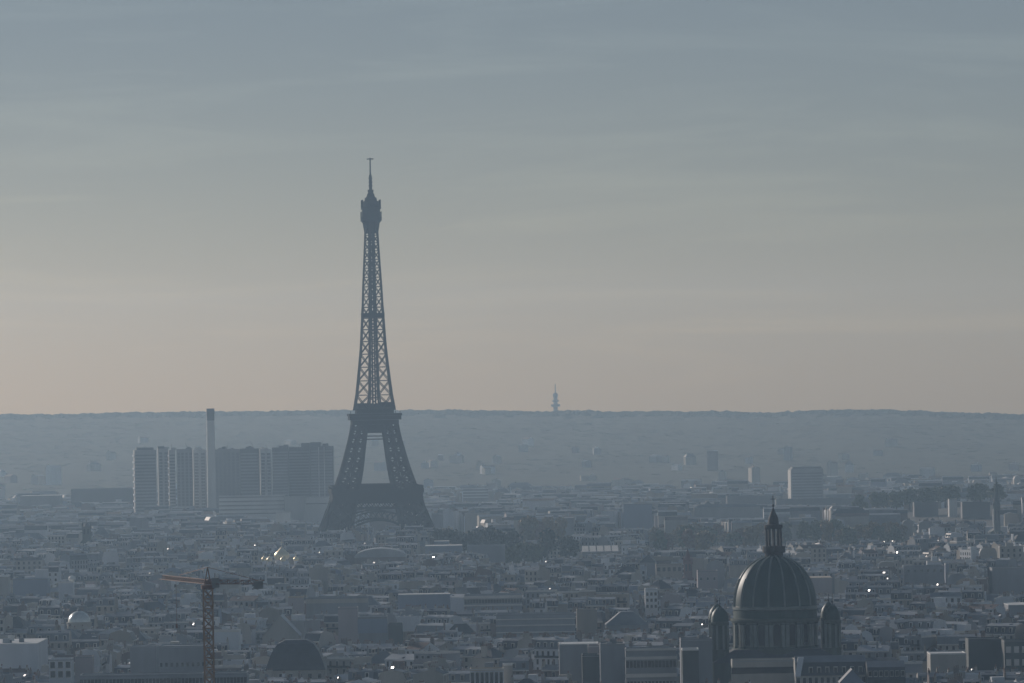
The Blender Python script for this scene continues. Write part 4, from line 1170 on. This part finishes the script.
        if lod < 2 and kind in ('mansard', 'zinc', 'tile'):
            for k in range(rng.randrange(1, 5)):
                q0 = n // 2 - 1 if rng.random() < .5 else n // 2
                (ya, za), (yb, zb) = prof[q0], prof[q0 + 1]
                t0 = rng.uniform(.15, .5); t1 = t0 + rng.uniform(.15, .35)
                x = rng.uniform(-hw * .85, hw * .7); ww_ = rng.uniform(.6, 2.2)
                f = lambda t: (ya + (yb - ya) * t, za + (zb - za) * t + .09)
                (y0, z0_), (y1, z1_) = f(t0), f(t1)
                poly('roof', 0, [(x, y0, z0_), (x + ww_, y0, z0_), (x + ww_, y1, z1_), (x, y1, z1_)], [(0, 1, 2, 3)], rng.choice(['pane', 'zinc_pale', 'slate', 'trim']))
    # added glint facets on some roofs, aimed to mirror the sun at the camera
    if rng.random() < (.036 if Y < 5600 else .006):
        x, y = rng.uniform(-hw * .7, hw * .5), rng.uniform(-hd * .5, hd * .5)
        hv = (SUN_DIR + Vector((-X, -Y, CAMZ)).normalized()).normalized()
        nv = Vector((hv.x + rng.gauss(0, .26), hv.y + rng.gauss(0, .26), hv.z + rng.gauss(0, .26))).normalized()
        nv = Vector((nv.x * math.cos(-a) - nv.y * math.sin(-a), nv.x * math.sin(-a) + nv.y * math.cos(-a), nv.z))
        uu = nv.cross(Vector((0, 0, 1))).normalized(); vv_ = nv.cross(uu)
        c = Vector((x, y, top + .7)); sz, sw = rng.uniform(.22, .5), rng.uniform(.4, 1.3)
        q = [c - uu * sw - vv_ * sz, c + uu * sw - vv_ * sz, c + uu * sw + vv_ * sz, c - uu * sw + vv_ * sz]
        q2 = [p - nv * .9 for p in q]
        poly('glint_facet', 0, [tuple(p) for p in q + q2], [(0, 1, 2, 3)], 'glint_metal')
        poly('glint_facet', 0, [tuple(p) for p in q + q2], [(0, 4, 5, 1), (1, 5, 6, 2), (2, 6, 7, 3), (3, 7, 4, 0)], 'zinc')
    # windows on both long sides, some sides blank
    if lod < 2:
        nb = max(2, int(w / rng.uniform(2.3, 3.2)))
        blank = (rng.random() < .15, rng.random() < .35)
        nf = int(h / 3.15)
        ww = rng.uniform(.95, 1.35)
        tall = rng.uniform(1.5, 2.1)
        for si, sgn in enumerate((-1, 1)):
            if blank[si]: continue
            for f in range(nf):
                if lod == 1 and f >= 3: break
                zt = h - .8 - f * 3.1
                if zt - tall < 1: break
                for k in range(nb):
                    x = -hw + w * (k + .5) / nb
                    P.append(('window', (si, f, k), (x, sgn * hd, zt - tall, sgn, ww, tall), None, None))
            if lod == 0:
                if kind != 'flat':
                    y0, y1 = sorted((sgn * hd, sgn * (hd + .35)))
                    bx('wall', 0, -hw, hw, y0, y1, h - .45, h - .02, 'trim' if wall != 'wall_white' else wall)
                if rng.random() < .5 and h > 12:
                    y0, y1 = sorted((sgn * hd, sgn * (hd + .7)))
                    bx('wall', 0, -hw + .3, hw - .3, y0, y1, h - 3.6, h - 3.35, wall)
                    bx('wall', 0, -hw + .3, hw - .3, sorted((sgn * (hd + .62), sgn * (hd + .7)))[0], sorted((sgn * (hd + .62), sgn * (hd + .7)))[1], h - 3.34, h - 2.5, 'iron')
    return P, look

SPECS = [q for q in (fits(s) for s in make_specs()) if q]
IND = [96,263,275,281,298,300,321,323,332,337,344,372,376,378,451,453,466,467,477,480,483,495,499,508,511,513,515,516,518,522,533,540,555,571,574,578,586,593,602,614,628,638,640,668,669,671,672,674,675,677,680,686,704,706,731,753,760,767,796,803,805,807,819,821,823,825,832,834,839,843,850,862,863,869,870,871,889,891,1046,1047,1048,1049,1050,1062,1068,1070,1071,1079,1085,1098,1100,1107,1113,1135,1148,1152,1153,1163,1219,1256,1263,1265,1275,1277,1286,1303,1304,1307,1312,1319,1345,1358,1389,1422,1429,1436,1440,1454,1458,1465,1469,1479,1486,1491,1519,1523,1524,1527,1528,1534,1547,1564,1573,1594,1597,1598,1599,1606,1618,1639,1661,1664,1665,1668,1677,1685,1691,1693,1810,1843,1860,1878,1880,1892,1896,1909,1943,1960,1967,1981,1993,1994,2002,2029,2048,2052,2057,2071,2089,2096,2108,2130,2191,2253,2260,2266,2311,2329,2406,2420,2429,2441,2462,2466,2470,2480,2483,2496,2508,2523,2545,2546,2548,2551,2561,2568,2570,2573,2619,2634,2674,2688,2727,2774,2775,3003,3007,3020,3164,3183,3195,3235,3283,3303,3323,3418,3468,3484,3504,3610,3725,3732,3779,3782,3888,3892,3900,3903,3906,4042,4052,4095,4098,4116,4164,4191,4207,4242,4258,4289,4449,4487,4648,4683,4782,4865,4871,4894,5146,5148,5418,5439,5469,5470,5475,5508,5509,5544,5546,5550,5553,5554,5558,5561,5576,5578,5607,5691,5749,5761,5764,5789,5790,5819,5998,5999,6000,6013,6023,6071,6074,6251,6416,6584,6617,6925,7381,7749,7822,8163,8525,8684,8686,8707,8720,8722,8723,8733,8762,8764]
HIDE = set()
ORD = ['nearest', 'second nearest', 'third nearest', 'fourth nearest', 'fifth nearest', 'sixth nearest', 'seventh nearest', 'eighth nearest', 'ninth nearest', 'tenth nearest']
NUM = {0: 'no chimneys', 1: 'one chimney', 2: 'two chimneys', 3: 'three chimneys'}

def win_quad(x, y, z, sgn, ww, tall):
    yy = y + sgn * .05
    q = [(x - ww / 2, yy, z), (x + ww / 2, yy, z), (x + ww / 2, yy, z + tall), (x - ww / 2, yy, z + tall)]
    return q if sgn < 0 else q[::-1]

MASS = MB()
MASS_OWNER = []
INDSET = set(IND)
todo = []
for bi, sp in enumerate(SPECS):
    X, Y, a, w, dp, h, s = sp
    g = ground_z(X, Y)
    lod = 0 if Y < 3000 else (1 if Y < 4600 else 2)
    if bi in INDSET:
        todo.append((bi, sp, lod, g)); continue
    P, look = emit(sp, lod)
    ca, sa = math.cos(a), math.sin(a)
    n0 = len(MASS.f)
    for pt, pid, vv, ff, m in P:
        if pt == 'window': vv, ff, m = win_quad(*vv), [(0, 1, 2, 3)], 'pane'
        MASS.add([(X + x * ca - y * sa, Y + x * sa + y * ca, g + z) for x, y, z in vv], ff, m)
    MASS_OWNER.append((bi, len(MASS.f) - n0))
mo = MASS.build('city_rooftops')
tag(mo, 'endless hazy mass of small apartment rooftops reaching to the foot of the ridge', 'rooftops', kind='stuff')

# individually built city buildings
recs = []
for bi, sp, lod, g in todo:
    X, Y, a, w, dp, h, s = sp
    P, look = emit(sp, lod)
    px_, py_ = to_px(X, Y, g + h)
    best = min(MARKS, key=lambda q: (q[1] - px_) ** 2 + ((q[2] - py_) * 1.6) ** 2)
    dx, dy = px_ - best[1], (py_ - best[2]) * 1.6
    rel = ('left of' if dx < 0 else 'right of') if abs(dx) > abs(dy) else ('behind' if dy < 0 else 'in front of')
    ex = NUM[look['chim']] if look['kind'] != 'flat' else ('a roof hut' if look['hut'] else 'a bare parapet')
    lk = '%s block, %s, %s' % (WALL_WORD[look['wall']], look['roof'], ex)
    recs.append([bi, sp, lod, g, P, lk, rel, best[0], math.hypot(dx, dy)])
cnt = {}
for r in recs: cnt.setdefault((r[5], r[6], r[7]), []).append(r)
for key, lst in cnt.items():
    lst.sort(key=lambda r: r[8])
    for i, r in enumerate(lst):
        r.append('%s, %s %s' % (r[5], r[6], r[7]) if len(lst) == 1 else '%s, %s %s %s' % (r[5], ORD[min(i, 9)], r[6], r[7]))
for bi, sp, lod, g, P, lk, rel, mk, dist, label in recs:
    X, Y, a, w, dp, h, s = sp
    root = thing('apartment_building', label, 'apartment building', (X, Y, g), a, 'apartment buildings of the hazy city')
    front = 0 if math.cos(a) > 0 else 1       # the long side that faces the camera
    parts = {}
    for pt, pid, vv, ff, m in P:
        if pt == 'window':
            x, y, z, sgn, ww, tall = vv
            si, f, k = pid
            if lod == 0 and si == front and f < 3 and Y < 2750:
                part('window', window_mesh(round(ww, 1), round(tall, 1), 'pane', 'trim' if k % 2 else None), root, (x, y, z), 0 if sgn < 0 else math.pi)
            else:
                parts.setdefault(('wall', 0), MB()).add(win_quad(*vv), [(0, 1, 2, 3)], 'pane')
        else:
            parts.setdefault((pt, pid), MB()).add(vv, ff, m)
    roof = None
    for (pt, pid), mb in sorted(parts.items(), key=lambda q: {'wall': 0, 'roof': 1}.get(q[0][0], 2)):
        o = mb.build(pt, root if pt in ('wall', 'roof') else (roof or root))
        if pt == 'roof': roof = o

# ------------------------------------------------------------------ woods on the ridge
def woods():
    rng = random.Random(99)
    b = MB()
    def blob(x, y, z, r, hh):
        n, m_ = 7, 4
        vv = []
        for j in range(m_):
            t = j / (m_ - 1) * math.pi / 2
            for k in range(n):
                a = 2 * math.pi * k / n + j * .4
                q = rng.uniform(.75, 1.2)
                vv.append((x + r * q * math.cos(t * .95) * math.cos(a), y + r * q * math.cos(t * .95) * math.sin(a), z + hh * math.sin(t) * rng.uniform(.85, 1.1)))
        ff = [(j * n + k, j * n + (k + 1) % n, (j + 1) * n + (k + 1) % n, (j + 1) * n + k) for j in range(m_ - 1) for k in range(n)]
        ff.append(tuple((m_ - 1) * n + k for k in range(n)))
        b.add(vv, ff, 'wood_leaf')
    for i in range(2400):
        x = rng.uniform(-1150, 1150); y = rng.gauss(10990, 70)
        big = 1.0 + 1.2 * max(0, noise.noise(Vector((x * .012, 2.2, 0))))
        blob(x, y, ground_z(x, y) - 4.5, rng.uniform(8, 20), rng.uniform(6.0, 8.8) * (.62 + .45 * big))
    for i in range(11000):
        y = rng.uniform(7000, 11000); x = rng.uniform(-1, 1) * (y * 512 / F + 70)
        if noise.noise(Vector((x * .0045, y * .0018, 7))) + (y - 9400) / 2600.0 < rng.uniform(-.6, .25): continue
        blob(x, y, ground_z(x, y) - 1.5, rng.uniform(7, 15), rng.uniform(1.6, 2.8))
    o = b.build('ridge_woods')
    tag(o, 'far hazy woods covering the long ridge on the horizon', 'woods', kind='stuff')
woods()
